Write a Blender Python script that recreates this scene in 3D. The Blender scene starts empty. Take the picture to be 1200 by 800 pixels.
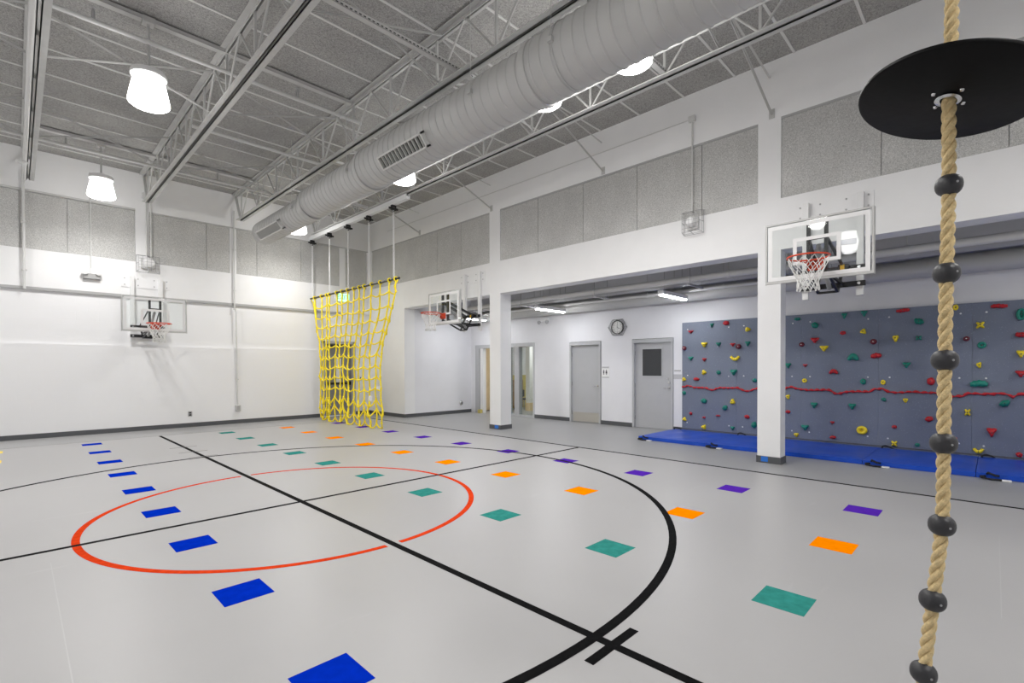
import bpy, math, random
from mathutils import Vector, Matrix
random.seed(7)
SC = bpy.context.scene
COL = SC.collection
PI = math.pi

# ---------------------------------------------------------------- materials
def mat(name, col, rough=.6, metal=0.0, noise=0.0, nscale=8.0, bump=0.0, bscale=60.0, emit=0.0, spec=.5, ecol=None):
    m = bpy.data.materials.new(name); m.use_nodes = True
    nt = m.node_tree; b = nt.nodes['Principled BSDF']
    c = tuple(col) + (1,)
    b.inputs['Base Color'].default_value = c
    b.inputs['Roughness'].default_value = rough
    b.inputs['Metallic'].default_value = metal
    b.inputs['Specular IOR Level'].default_value = spec
    if emit:
        b.inputs['Emission Color'].default_value = tuple(ecol or col) + (1,)
        b.inputs['Emission Strength'].default_value = emit
    tc = nt.nodes.new('ShaderNodeTexCoord')
    if noise:
        n = nt.nodes.new('ShaderNodeTexNoise'); n.inputs['Scale'].default_value = nscale
        n.inputs['Detail'].default_value = 6
        r = nt.nodes.new('ShaderNodeMapRange')
        r.inputs['From Min'].default_value = .3; r.inputs['From Max'].default_value = .7
        r.inputs['To Min'].default_value = 1 - noise; r.inputs['To Max'].default_value = 1 + noise
        mx = nt.nodes.new('ShaderNodeVectorMath'); mx.operation = 'SCALE'
        mx.inputs[0].default_value = col
        nt.links.new(tc.outputs['Object'], n.inputs['Vector'])
        nt.links.new(n.outputs['Fac'], r.inputs['Value'])
        nt.links.new(r.outputs['Result'], mx.inputs['Scale'])
        nt.links.new(mx.outputs['Vector'], b.inputs['Base Color'])
    if bump:
        n2 = nt.nodes.new('ShaderNodeTexNoise'); n2.inputs['Scale'].default_value = bscale
        bp = nt.nodes.new('ShaderNodeBump'); bp.inputs['Strength'].default_value = bump
        bp.inputs['Distance'].default_value = .01
        nt.links.new(tc.outputs['Object'], n2.inputs['Vector'])
        nt.links.new(n2.outputs['Fac'], bp.inputs['Height'])
        nt.links.new(bp.outputs['Normal'], b.inputs['Normal'])
    return m

def block_mat(name, col):
    # painted concrete block in running bond: 0.40 x 0.20 m
    m = bpy.data.materials.new(name); m.use_nodes = True
    nt = m.node_tree; b = nt.nodes['Principled BSDF']
    b.inputs['Base Color'].default_value = tuple(col) + (1,)
    b.inputs['Roughness'].default_value = .55
    tc = nt.nodes.new('ShaderNodeTexCoord')
    sx = nt.nodes.new('ShaderNodeSeparateXYZ'); cb = nt.nodes.new('ShaderNodeCombineXYZ')
    ad = nt.nodes.new('ShaderNodeMath'); ad.operation = 'ADD'
    nt.links.new(tc.outputs['Object'], sx.inputs[0])
    nt.links.new(sx.outputs['X'], ad.inputs[0]); nt.links.new(sx.outputs['Y'], ad.inputs[1])
    nt.links.new(ad.outputs[0], cb.inputs['X']); nt.links.new(sx.outputs['Z'], cb.inputs['Y'])
    br = nt.nodes.new('ShaderNodeTexBrick')
    br.inputs['Scale'].default_value = 1.0
    br.inputs['Brick Width'].default_value = .4; br.inputs['Row Height'].default_value = .2
    br.inputs['Mortar Size'].default_value = .004; br.inputs['Mortar Smooth'].default_value = .6
    br.inputs['Color1'].default_value = (1, 1, 1, 1); br.inputs['Color2'].default_value = (1, 1, 1, 1)
    br.inputs['Mortar'].default_value = (0, 0, 0, 1)
    nt.links.new(cb.outputs[0], br.inputs['Vector'])
    n2 = nt.nodes.new('ShaderNodeTexNoise'); n2.inputs['Scale'].default_value = 70
    nt.links.new(tc.outputs['Object'], n2.inputs['Vector'])
    mu = nt.nodes.new('ShaderNodeMath'); mu.operation = 'MULTIPLY_ADD'; mu.inputs[1].default_value = .25
    nt.links.new(n2.outputs['Fac'], mu.inputs[0]); nt.links.new(br.outputs['Color'], mu.inputs[2])
    bp = nt.nodes.new('ShaderNodeBump'); bp.inputs['Strength'].default_value = .22
    bp.inputs['Distance'].default_value = .006
    nt.links.new(mu.outputs[0], bp.inputs['Height']); nt.links.new(bp.outputs['Normal'], b.inputs['Normal'])
    return m

def fibre_mat(name, a, c2, scale=70):
    # wood-fibre acoustic board: speckled strands
    m = bpy.data.materials.new(name); m.use_nodes = True
    nt = m.node_tree; b = nt.nodes['Principled BSDF']; b.inputs['Roughness'].default_value = .95
    b.inputs['Specular IOR Level'].default_value = .1
    tc = nt.nodes.new('ShaderNodeTexCoord')
    n = nt.nodes.new('ShaderNodeTexNoise'); n.inputs['Scale'].default_value = scale; n.inputs['Detail'].default_value = 3
    n.inputs['Distortion'].default_value = 1.5
    big = nt.nodes.new('ShaderNodeTexNoise'); big.inputs['Scale'].default_value = 1.3; big.inputs['Detail'].default_value = 4
    cr = nt.nodes.new('ShaderNodeMapRange')
    cr.inputs['From Min'].default_value = .38; cr.inputs['From Max'].default_value = .62
    mx = nt.nodes.new('ShaderNodeMix'); mx.data_type = 'RGBA'
    mx.inputs[6].default_value = tuple(a) + (1,); mx.inputs[7].default_value = tuple(c2) + (1,)
    r2 = nt.nodes.new('ShaderNodeMapRange'); r2.inputs['From Min'].default_value = .3; r2.inputs['From Max'].default_value = .7
    r2.inputs['To Min'].default_value = .9; r2.inputs['To Max'].default_value = 1.08
    sc = nt.nodes.new('ShaderNodeVectorMath'); sc.operation = 'SCALE'
    nt.links.new(tc.outputs['Object'], n.inputs['Vector']); nt.links.new(tc.outputs['Object'], big.inputs['Vector'])
    nt.links.new(n.outputs['Fac'], cr.inputs['Value']); nt.links.new(cr.outputs['Result'], mx.inputs[0])
    nt.links.new(big.outputs['Fac'], r2.inputs['Value'])
    nt.links.new(mx.outputs[2], sc.inputs[0]); nt.links.new(r2.outputs['Result'], sc.inputs['Scale'])
    nt.links.new(sc.outputs['Vector'], b.inputs['Base Color'])
    bp = nt.nodes.new('ShaderNodeBump'); bp.inputs['Strength'].default_value = .6; bp.inputs['Distance'].default_value = .01
    nt.links.new(n.outputs['Fac'], bp.inputs['Height']); nt.links.new(bp.outputs['Normal'], b.inputs['Normal'])
    return m

def speckle_mat(name, col, spk):
    m = bpy.data.materials.new(name); m.use_nodes = True
    nt = m.node_tree; b = nt.nodes['Principled BSDF']; b.inputs['Roughness'].default_value = .7
    tc = nt.nodes.new('ShaderNodeTexCoord')
    v = nt.nodes.new('ShaderNodeTexVoronoi'); v.inputs['Scale'].default_value = 34
    lt = nt.nodes.new('ShaderNodeMath'); lt.operation = 'LESS_THAN'; lt.inputs[1].default_value = .11
    mx = nt.nodes.new('ShaderNodeMix'); mx.data_type = 'RGBA'
    mx.inputs[6].default_value = tuple(col) + (1,); mx.inputs[7].default_value = tuple(spk) + (1,)
    nt.links.new(tc.outputs['Object'], v.inputs['Vector']); nt.links.new(v.outputs['Distance'], lt.inputs[0])
    nt.links.new(lt.outputs[0], mx.inputs[0]); nt.links.new(mx.outputs[2], b.inputs['Base Color'])
    n2 = nt.nodes.new('ShaderNodeTexNoise'); n2.inputs['Scale'].default_value = 90
    bp = nt.nodes.new('ShaderNodeBump'); bp.inputs['Strength'].default_value = .5; bp.inputs['Distance'].default_value = .006
    nt.links.new(tc.outputs['Object'], n2.inputs['Vector'])
    nt.links.new(n2.outputs['Fac'], bp.inputs['Height']); nt.links.new(bp.outputs['Normal'], b.inputs['Normal'])
    return m

def floor_mat(name, col, rough=.34):
    m = bpy.data.materials.new(name); m.use_nodes = True
    nt = m.node_tree; b = nt.nodes['Principled BSDF']
    tc = nt.nodes.new('ShaderNodeTexCoord')
    big = nt.nodes.new('ShaderNodeTexNoise'); big.inputs['Scale'].default_value = .6; big.inputs['Detail'].default_value = 5
    mp = nt.nodes.new('ShaderNodeMapping'); mp.inputs['Scale'].default_value = (.35, 2.2, 1); mp.inputs['Rotation'].default_value = (0, 0, .5)
    sc = nt.nodes.new('ShaderNodeTexNoise'); sc.inputs['Scale'].default_value = 3; sc.inputs['Detail'].default_value = 8
    r1 = nt.nodes.new('ShaderNodeMapRange'); r1.inputs['From Min'].default_value = .3; r1.inputs['From Max'].default_value = .7
    r1.inputs['To Min'].default_value = .95; r1.inputs['To Max'].default_value = 1.04
    r2 = nt.nodes.new('ShaderNodeMapRange'); r2.inputs['From Min'].default_value = .66; r2.inputs['From Max'].default_value = .8
    r2.inputs['To Min'].default_value = 0; r2.inputs['To Max'].default_value = .12
    ad = nt.nodes.new('ShaderNodeMath'); ad.operation = 'ADD'
    vs = nt.nodes.new('ShaderNodeVectorMath'); vs.operation = 'SCALE'; vs.inputs[0].default_value = col
    nt.links.new(tc.outputs['Object'], big.inputs['Vector']); nt.links.new(tc.outputs['Object'], mp.inputs['Vector'])
    nt.links.new(mp.outputs[0], sc.inputs['Vector'])
    nt.links.new(big.outputs['Fac'], r1.inputs['Value']); nt.links.new(sc.outputs['Fac'], r2.inputs['Value'])
    nt.links.new(r1.outputs['Result'], ad.inputs[0]); nt.links.new(r2.outputs['Result'], ad.inputs[1])
    nt.links.new(ad.outputs[0], vs.inputs['Scale']); nt.links.new(vs.outputs['Vector'], b.inputs['Base Color'])
    rr = nt.nodes.new('ShaderNodeMapRange'); rr.inputs['To Min'].default_value = rough - .05; rr.inputs['To Max'].default_value = rough + .1
    nt.links.new(big.outputs['Fac'], rr.inputs['Value']); nt.links.new(rr.outputs['Result'], b.inputs['Roughness'])
    b.inputs['Specular IOR Level'].default_value = .4
    return m

def glass_mat(name, tint=(.97, .985, .98), gloss=.10):
    m = bpy.data.materials.new(name); m.use_nodes = True
    nt = m.node_tree; nt.nodes.remove(nt.nodes['Principled BSDF'])
    out = nt.nodes['Material Output']
    t = nt.nodes.new('ShaderNodeBsdfTransparent'); t.inputs['Color'].default_value = tuple(tint) + (1,)
    g = nt.nodes.new('ShaderNodeBsdfGlossy'); g.inputs['Roughness'].default_value = .03
    fr = nt.nodes.new('ShaderNodeLayerWeight'); pw = nt.nodes.new('ShaderNodeMath'); pw.operation = 'POWER'; pw.inputs[1].default_value = 4
    ad = nt.nodes.new('ShaderNodeMath'); ad.operation = 'MULTIPLY_ADD'; ad.inputs[1].default_value = .35; ad.inputs[2].default_value = gloss * .3
    nt.links.new(fr.outputs['Facing'], pw.inputs[0])
    mx = nt.nodes.new('ShaderNodeMixShader')
    nt.links.new(pw.outputs[0], ad.inputs[0]); nt.links.new(ad.outputs[0], mx.inputs[0])
    nt.links.new(t.outputs[0], mx.inputs[1]); nt.links.new(g.outputs[0], mx.inputs[2])
    nt.links.new(mx.outputs[0], out.inputs['Surface'])
    return m

M = dict(
    wall=mat('wall_paint', (.82, .82, .825), .6, noise=.02, nscale=2, bump=.08),
    wallup=mat('upper_wall_paint', (.60, .60, .595), .7, noise=.03, nscale=1.5, bump=.08),
    block=block_mat('painted_block', (.84, .84, .85)),
    alc=mat('alcove_paint', (.76, .76, .79), .6, noise=.02, nscale=2, bump=.08),
    court=floor_mat('court_floor', (.40, .395, .398)),
    border=floor_mat('border_floor', (.335, .335, .34)),
    deck=fibre_mat('deck_board', (.27, .265, .26), (.46, .455, .44), 45),
    panel=fibre_mat('acoustic_board', (.40, .40, .39), (.70, .695, .68), 75),
    tee=mat('tee_paint', (.66, .66, .65), .5),
    steel=mat('steel_paint', (.52, .52, .51), .45, noise=.05, nscale=6),
    steel2=mat('brace_paint', (.50, .50, .49), .5),
    duct=mat('duct_paint', (.50, .50, .49), .42, noise=.04, nscale=3),
    grille=mat('grille_paint', (.62, .62, .60), .4),
    dark=mat('dark_gap', (.03, .03, .03), .8),
    white=mat('white_enamel', (.78, .78, .78), .35),
    black=mat('black_steel', (.012, .012, .013), .4),
    rubber=mat('rubber_ball', (.03, .03, .034), .42, bump=.1, bscale=120),
    disc=mat('disc_plastic', (.0025, .0025, .003), .45, spec=.15, bump=.06, bscale=40),
    rope=mat('manila_rope', (.80, .62, .33), .85, noise=.16, nscale=120, bump=.7, bscale=400),
    yel=mat('net_rope', (1.0, .80, .015), .5, noise=.06, nscale=60),
    orange=mat('rim_paint', (.64, .055, .012), .4),
    netw=mat('net_cord', (.80, .80, .78), .8),
    glass=glass_mat('backboard_glass'),
    pane=glass_mat('window_glass', (.90, .93, .92), .15),
    darkpane=mat('dark_glass', (.035, .038, .042), .12),
    tagy=mat('warning_yellow', (.85, .50, .02), .5),
    base=mat('rubber_base', (.085, .088, .095), .5),
    door=mat('door_paint', (.44, .445, .46), .45, noise=.02, nscale=4),
    frame=mat('frame_paint', (.47, .475, .49), .4),
    door2=mat('far_door_paint', (.25, .25, .255), .5),
    chrome=mat('chrome', (.65, .65, .66), .22, metal=1.0),
    kick=mat('kick_plate', (.56, .54, .50), .3, metal=.6),
    matb=mat('mat_vinyl', (.004, .066, .50), .34, noise=.08, nscale=3, bump=.5, bscale=5),
    strap=mat('strap_web', (.012, .012, .014), .8),
    board=speckle_mat('climbing_board', (.165, .190, .250), (.36, .39, .46)),
    red=mat('hold_red', (.50, .012, .02), .5, bump=.3, bscale=50),
    green=mat('hold_green', (.005, .22, .16), .5, bump=.3, bscale=50),
    yellow=mat('hold_yellow', (.85, .66, .02), .5, bump=.3, bscale=50),
    maroon=mat('hold_maroon', (.14, .012, .025), .5, bump=.3, bscale=50),
    mblue=mat('marker_blue', (.001, .024, .42), .6, noise=.12, nscale=14, spec=.0),
    mteal=mat('marker_teal', (.035, .235, .205), .6, noise=.18, nscale=14, spec=.0),
    morange=mat('marker_orange', (.92, .235, .0), .6, noise=.06, nscale=14, spec=.0),
    mpurple=mat('marker_purple', (.085, .022, .38), .6, noise=.1, nscale=14, spec=.0),
    myellow=mat('marker_yellow', (.95, .72, .02), .45),
    lineb=mat('line_black', (.004, .004, .0045), .7, noise=.5, nscale=30, spec=.04),
    liner=mat('line_red', (.62, .05, .012), .6, noise=.15, nscale=20, spec=.0),
    lineg=mat('line_grey', (.20, .20, .20), .5),
    scratch=mat('pale_scratch', (.47, .47, .47), .6),
    blue=mat('blue_tape', (.02, .16, .60), .5),
    clockf=mat('clock_face', (.78, .78, .77), .4),
    galv=mat('galvanised_wire', (.36, .36, .37), .4, metal=.4),
    warm=mat('warm_wood', (.74, .57, .34), .5, noise=.06, nscale=3),
    dado=mat('yellow_wall', (.62, .52, .16), .6),
    sage=mat('sage_wall', (.42, .45, .36), .7),
    brown=mat('brown_wood', (.38, .24, .12), .5, noise=.15, nscale=9),
    conw=mat('conduit_paint', (.62, .62, .61), .4),
    pipe=mat('pipe_paint', (.40, .40, .40), .45),
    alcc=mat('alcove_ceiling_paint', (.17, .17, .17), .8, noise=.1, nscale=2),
    lamp=mat('lamp_glow', (1, 1, 1), .4, emit=7.0, ecol=(1, .985, .96)),
    strip=mat('tube_glow', (1, 1, 1), .4, emit=42.0, ecol=(.97, .98, 1)),
    roomglow=mat('room_light_glow', (1, 1, 1), .4, emit=13.0, ecol=(1, .99, .96)),
    exitg=mat('exit_glow', (.45, .95, .55), .4, emit=.9, ecol=(.35, .95, .5)),
    exitt=mat('exit_letters', (.02, .45, .12), .5),
    signw=mat('sign_white', (.80, .80, .80), .4),
    signg=mat('sign_grey', (.48, .48, .50), .4),
    ink=mat('sign_ink', (.05, .05, .06), .5),
)

# ---------------------------------------------------------------- mesh builder
class MB:
    def __init__(s): s.v = []; s.f = []; s.mi = []; s.cur = 0
    def add(s, vs, fs):
        o = len(s.v); s.v += [Vector(x) for x in vs]
        for f in fs: s.f.append([i + o for i in f]); s.mi.append(s.cur)
    def box(s, a, b):
        x0, y0, z0 = (min(a[i], b[i]) for i in range(3)); x1, y1, z1 = (max(a[i], b[i]) for i in range(3))
        s.add([(x0,y0,z0),(x1,y0,z0),(x1,y1,z0),(x0,y1,z0),(x0,y0,z1),(x1,y0,z1),(x1,y1,z1),(x0,y1,z1)],
              [(0,3,2,1),(4,5,6,7),(0,1,5,4),(1,2,6,5),(2,3,7,6),(3,0,4,7)])
        return s
    def bbox(s, a, b, r):
        # box with chamfered vertical and horizontal edges (chamfer r)
        x0, y0, z0 = (min(a[i], b[i]) for i in range(3)); x1, y1, z1 = (max(a[i], b[i]) for i in range(3))
        def ring(d, z): return [(x0+d,y0+r*0+d,z),(x1-d,y0+d,z),(x1-d,y1-d,z),(x0+d,y1-d,z)]
        rings = [ring(r, z0), ring(0, z0+r), ring(0, z1-r), ring(r, z1)]
        vs = [p for q in rings for p in q]; fs = [(3,2,1,0),(12,13,14,15)]
        for k in range(3):
            for i in range(4):
                j = (i+1) % 4; fs.append((k*4+i, k*4+j, k*4+4+j, k*4+4+i))
        s.add(vs, fs); return s
    def bar(s, p, q, w, h, up=(0, 0, 1)):
        # rectangular bar from p to q, w across, h along 'up'
        p = Vector(p); q = Vector(q); d = (q - p).normalized(); u = Vector(up)
        if abs(d.dot(u)) > .99: u = Vector((1, 0, 0))
        r = d.cross(u).normalized(); u = r.cross(d)
        vs = []
        for c in (p, q):
            for a, b in ((-1,-1),(1,-1),(1,1),(-1,1)): vs.append(c + r*a*w/2 + u*b*h/2)
        s.add(vs, [(3,2,1,0),(4,5,6,7),(0,1,5,4),(1,2,6,5),(2,3,7,6),(3,0,4,7)]); return s
    def tube(s, pts, r, n=8, closed=False, caps=True):
        pts = [Vector(p) for p in pts]; N = len(pts)
        rr = r if isinstance(r, (list, tuple)) else [r]*N
        T = []
        for i in range(N):
            if closed: t = pts[(i+1) % N] - pts[i-1]
            else: t = pts[min(i+1, N-1)] - pts[max(i-1, 0)]
            T.append(t.normalized() if t.length > 1e-9 else Vector((0,0,1)))
        u = Vector((0,0,1)) if abs(T[0].z) < .9 else Vector((1,0,0))
        a = T[0].cross(u).normalized(); vs = []
        for i in range(N):
            a = (a - T[i]*a.dot(T[i])).normalized(); b = T[i].cross(a)
            for k in range(n):
                t = 2*PI*k/n; vs.append(pts[i] + (a*math.cos(t) + b*math.sin(t))*rr[i])
        fs = []
        for i in range(N if closed else N-1):
            j = (i+1) % N
            for k in range(n):
                l = (k+1) % n; fs.append((i*n+k, i*n+l, j*n+l, j*n+k))
        if caps and not closed:
            fs.append(tuple(reversed(range(n)))); fs.append(tuple(range((N-1)*n, N*n)))
        s.add(vs, fs); return s
    def cyl(s, p, q, r, n=16): return s.tube([p, q], r, n)
    def lathe(s, prof, c=(0,0,0), ax=(0,0,1), n=32):
        # prof: list of (radius, height along ax)
        ax = Vector(ax).normalized(); c = Vector(c)
        u = Vector((0,0,1)) if abs(ax.z) < .9 else Vector((1,0,0))
        a = ax.cross(u).normalized(); b = ax.cross(a)
        vs = []; fs = []; idx = []
        for r, h in prof:
            if r < 1e-6: idx.append([len(vs)]); vs.append(c + ax*h)
            else:
                idx.append(list(range(len(vs), len(vs)+n)))
                for k in range(n):
                    t = 2*PI*k/n; vs.append(c + ax*h + (a*math.cos(t)+b*math.sin(t))*r)
        for i in range(len(idx)-1):
            A, B = idx[i], idx[i+1]
            for k in range(n):
                l = (k+1) % n
                if len(A) == 1 and len(B) == 1: continue
                if len(A) == 1: fs.append((A[0], B[k], B[l]))
                elif len(B) == 1: fs.append((A[k], B[0], A[l]))
                else: fs.append((A[k], B[k], B[l], A[l]))
        s.add(vs, fs); return s
    def prism(s, poly, d):
        # polygon of 3D points extruded by vector d
        d = Vector(d); n = len(poly); vs = [Vector(p) for p in poly] + [Vector(p)+d for p in poly]
        fs = [tuple(reversed(range(n))), tuple(range(n, 2*n))]
        for i in range(n):
            j = (i+1) % n; fs.append((i, j, n+j, n+i))
        s.add(vs, fs); return s
    def torus(s, c, R, r, ax=(0,0,1), N=32, n=8):
        ax = Vector(ax).normalized(); u = Vector((0,0,1)) if abs(ax.z) < .9 else Vector((1,0,0))
        a = ax.cross(u).normalized(); b = ax.cross(a); c = Vector(c)
        return s.tube([c + (a*math.cos(2*PI*k/N) + b*math.sin(2*PI*k/N))*R for k in range(N)], r, n, closed=True)
    def build(s, name, m, parent=None, smooth=False, world=False, **kw):
        me = bpy.data.meshes.new(name)
        org = Vector((0,0,0))
        if parent is None or world:
            pass
        if parent is None and s.v and kw.get('own', True):
            xs = [v.x for v in s.v]; ys = [v.y for v in s.v]; zs = [v.z for v in s.v]
            org = Vector(((min(xs)+max(xs))/2, (min(ys)+max(ys))/2, min(zs)))
        elif parent is not None and not kw.get('local', False):
            org = parent_world(parent)
        me.from_pydata([tuple(v - org) for v in s.v], [], s.f); me.update()
        ms = m if isinstance(m, (list, tuple)) else [m]
        for x in ms: me.materials.append(x)
        if len(ms) > 1:
            for i, p in enumerate(me.polygons): p.material_index = s.mi[i]
        fix_normals(me)
        if smooth:
            for p in me.polygons: p.use_smooth = True
            if smooth != 'all':
                try: me.set_sharp_from_angle(angle=math.radians(40))
                except Exception: pass
        o = bpy.data.objects.new(name, me); COL.objects.link(o)
        if parent is None: o.location = org
        else: o.parent = parent
        return o

def fix_normals(me):
    import bmesh
    bm = bmesh.new(); bm.from_mesh(me); bmesh.ops.recalc_face_normals(bm, faces=bm.faces); bm.to_mesh(me); bm.free()

def parent_world(p):
    v = Vector((0,0,0))
    while p is not None: v += Vector(p.location); p = p.parent
    return v

def tag(o, label=None, cat=None, group=None, kind=None):
    if label: o['label'] = label
    if cat: o['category'] = cat
    if group: o['group'] = group
    if kind: o['kind'] = kind
    return o

def thing(name, loc, label, cat, group=None):
    o = bpy.data.objects.new(name, None); o.empty_display_size = .1; COL.objects.link(o)
    o.location = loc
    return tag(o, label, cat, group)

def struct(name, mb, m, parent=None, smooth=False):
    o = mb.build(name, m, parent, smooth)
    if parent is None: o['kind'] = 'structure'
    return o

def text_part(body, size, name, m, parent, frame, depth=.001):
    # frame: (origin, right, up) in world axes; real lettering as a thin mesh
    cu = bpy.data.curves.new('txt', 'FONT'); cu.body = body; cu.size = size
    cu.align_x = 'CENTER'; cu.align_y = 'CENTER'; cu.extrude = depth
    to = bpy.data.objects.new('txt', cu); COL.objects.link(to)
    dg = bpy.context.evaluated_depsgraph_get(); dg.update()
    me = bpy.data.meshes.new_from_object(to.evaluated_get(dg))
    bpy.data.objects.remove(to)
    o_, r_, u_ = (Vector(x) for x in frame); n_ = r_.cross(u_)
    pw = parent_world(parent)
    for v in me.vertices: v.co = o_ + r_*v.co.x + u_*v.co.y + n_*v.co.z - pw
    me.materials.clear(); me.materials.append(m)
    me.name = name
    o = bpy.data.objects.new(name, me); COL.objects.link(o); o.parent = parent
    return o

ORD = ['first','second','third','fourth','fifth','sixth','seventh','eighth','ninth','tenth','eleventh','twelfth',
       'thirteenth','fourteenth','fifteenth','sixteenth']

# ---------------------------------------------------------------- room numbers
EXPO = 0.83
SPOT = 150
XL, XR = -3.7, 8.22          # gym side walls
YF, YB = -3.6, 14.7          # wall behind the camera, back wall
ZC = 6.20                    # roof deck underside
XA = 10.85                   # alcove back wall
YA0, YA1 = -3.6, 12.62       # alcove extent
ZA = 3.78
Z1, Z2, Z3 = 3.26, 4.07, 5.29

# floor
f = MB()
f.cur = 0; f.add([(XL,YF,0),(7.40,YF,0),(7.40,13.25,0),(XL,13.25,0)], [(0,1,2,3)])
f.cur = 1
f.add([(7.40,YF,0),(14.6,YF,0),(14.6,YB,0),(7.40,YB,0)], [(0,1,2,3)])
f.add([(XL,13.25,0),(7.40,13.25,0),(7.40,YB,0),(XL,YB,0)], [(0,1,2,3)])
fl = struct('floor', f, [M['court'], M['border']])
sm = MB()
sm.box((.177,3.0,0),(.183,5.2,.0006)); sm.box((4.1,-.043,0),(6.1,-.038,.0006))
sm.build('floor_scratch', M['scratch'], fl)

# back wall
w = MB()
w.box((XL,YB+.04,0),(6.62,YB+.3,Z1)); w.box((7.70,YB+.04,0),(11,YB+.3,Z1)); w.box((6.62,YB+.04,2.33),(7.70,YB+.3,Z1))
wb = struct('wall_back', w, M['block'])
w = MB(); w.box((XL,YB,Z1),(XR+.3,YB+.3,Z2))
w.box((XL,YB,Z3),(XR+.3,YB+.3,ZC+.1))
for a, b in ((2.06,2.33),(4.10,4.26),(7.2,7.4),(8.14,XR)): w.box((a,YB,Z2),(b,YB+.3,Z3))
w.box((XL,YB+.04,Z2),(XR,YB+.3,Z3))
w.build('upper_wall', M['wall'], wb)
w = MB(); w.box((XL,YB-.012,0),(6.6,YB+.04,2.05)); w.box((7.72,YB-.012,0),(XR,YB+.04,2.05))
w.build('block_wainscot', M['block'], wb)
bs = MB(); bs.box((XL,YB-.028,0),(6.62,YB-.012,.105)); bs.box((7.70,YB-.028,0),(XR,YB-.012,.105))
struct('baseboard_back', bs, M['base'])
w = MB(); w.box((XL,YB-.012,Z1-.06),(XR-1.0,YB+.04,Z1))
struct('shadow_trim_1', w, M['pipe'])  # dark strip paints in the recess shadow under the upper band
w = MB(); w.box((XL,YB-.03,Z3-.01),(2.06,YB,Z3+.035)); w.box((2.33,YB-.02,Z3-.01),(XR,YB,Z3+.02))
struct('trim_2', w, M['steel'])

# left wall and wall behind the camera (close the room)
w = MB(); w.box((XL-.3,YF,0),(XL,YB,ZC)); struct('wall_left', w, M['wall'])
w = MB(); w.box((XL,YF-.3,0),(XA,YF,ZC)); struct('wall_front', w, M['wall'])

# right wall: beam, pier, upper wall
w = MB()
w.box((XR,YF,Z1+.03),(XR+.36,YB,Z2))                     # beam band
w.box((XR,12.62,0),(XR+.36,YB,Z1+.03))                   # pier at the back corner
w.box((XR,YF,Z3),(XR+.36,YB,ZC+.1))
w.box((XR+.04,YF,Z2),(XR+.36,YB,Z3))
for a, b in ((2.33,2.66),(8.48,8.86),(14.5,YB),(-3.6,-3.3)): w.box((XR,a,Z2),(XR+.05,b,Z3))
wr = struct('wall_right', w, M['wall'])
w = MB(); w.box((XR-.003,YF,Z3-.022),(XR+.01,2.33,Z3+.014)); w.box((XR-.003,2.66,Z3-.022),(XR+.01,8.48,Z3+.014)); w.box((XR-.003,8.86,Z3-.022),(XR+.01,14.5,Z3+.014))
struct('shadow_trim_3', w, M['pipe'])  # dark strips paint in the shadow along the panel recess tops
bs = MB(); bs.box((XR-.012,12.62,0),(XR,YB-.03,.105)); bs.box((XR-.012,12.608,0),(XA-.01,12.62,.105))
struct('baseboard_alcove_end', bs, M['base'])

# two square wall columns under the beam
for nm, y0, y1, x1, bl in (('wall_column',2.33,2.66,8.47,(2.50,2.60)),('wall_column',8.48,8.86,8.58,(8.55,8.68))):
    w = MB(); w.box((XR,y0,0),(x1,y1,Z1+.03)); o = struct(nm, w, M['wall'])
    b_ = MB(); b_.box((XR-.012,y0-.012,0),(x1+.012,y1+.012,.105)); b_.build('column_base', M['base'], o)
    b_ = MB()
    b_.box((XR-.0145,bl[0],.02),(XR-.0118,bl[1],.10)); b_.build('blue_tape', M['blue'], o)

# alcove shell
w = MB()
w.box((XA,YF,0),(XA+.15,5.36,ZA)); w.box((XA,5.36,2.20),(XA+.15,6.46,ZA)); w.box((XA,6.46,0),(XA+.15,7.38,ZA))
w.box((XA,7.38,2.20),(XA+.15,8.42,ZA)); w.box((XA,8.42,0),(XA+.15,9.74,ZA)); w.box((XA,9.74,2.24),(XA+.15,12.40,ZA)); w.box((XA,12.40,0),(XA+.15,12.62,ZA))
struct('wall_alcove_back', w, M['alc'])
w = MB(); w.box((XR+.36,12.62,0),(14.6,12.8,ZA)); struct('wall_alcove_end', w, M['alc'])
bs = MB()
for a, b in ((5.13,5.36),(6.46,7.38),(8.42,9.74)): bs.box((XA-.012,a,0),(XA,b,.105))
struct('baseboard_alcove_back', bs, M['base'])
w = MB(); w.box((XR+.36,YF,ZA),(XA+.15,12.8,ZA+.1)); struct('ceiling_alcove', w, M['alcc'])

# roof deck with its tees
w = MB(); w.box((XL,YF,ZC),(XR+.36,YB+.3,ZC+.12)); ce = struct('ceiling', w, M['deck'])
w = MB(); y = 1.29 - .862*6
while y < YB:
    w.box((XL,y-.018,ZC-.012),(XR,y+.018,ZC)); y += .862
w.build('deck_tee', M['tee'], ce)

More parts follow.
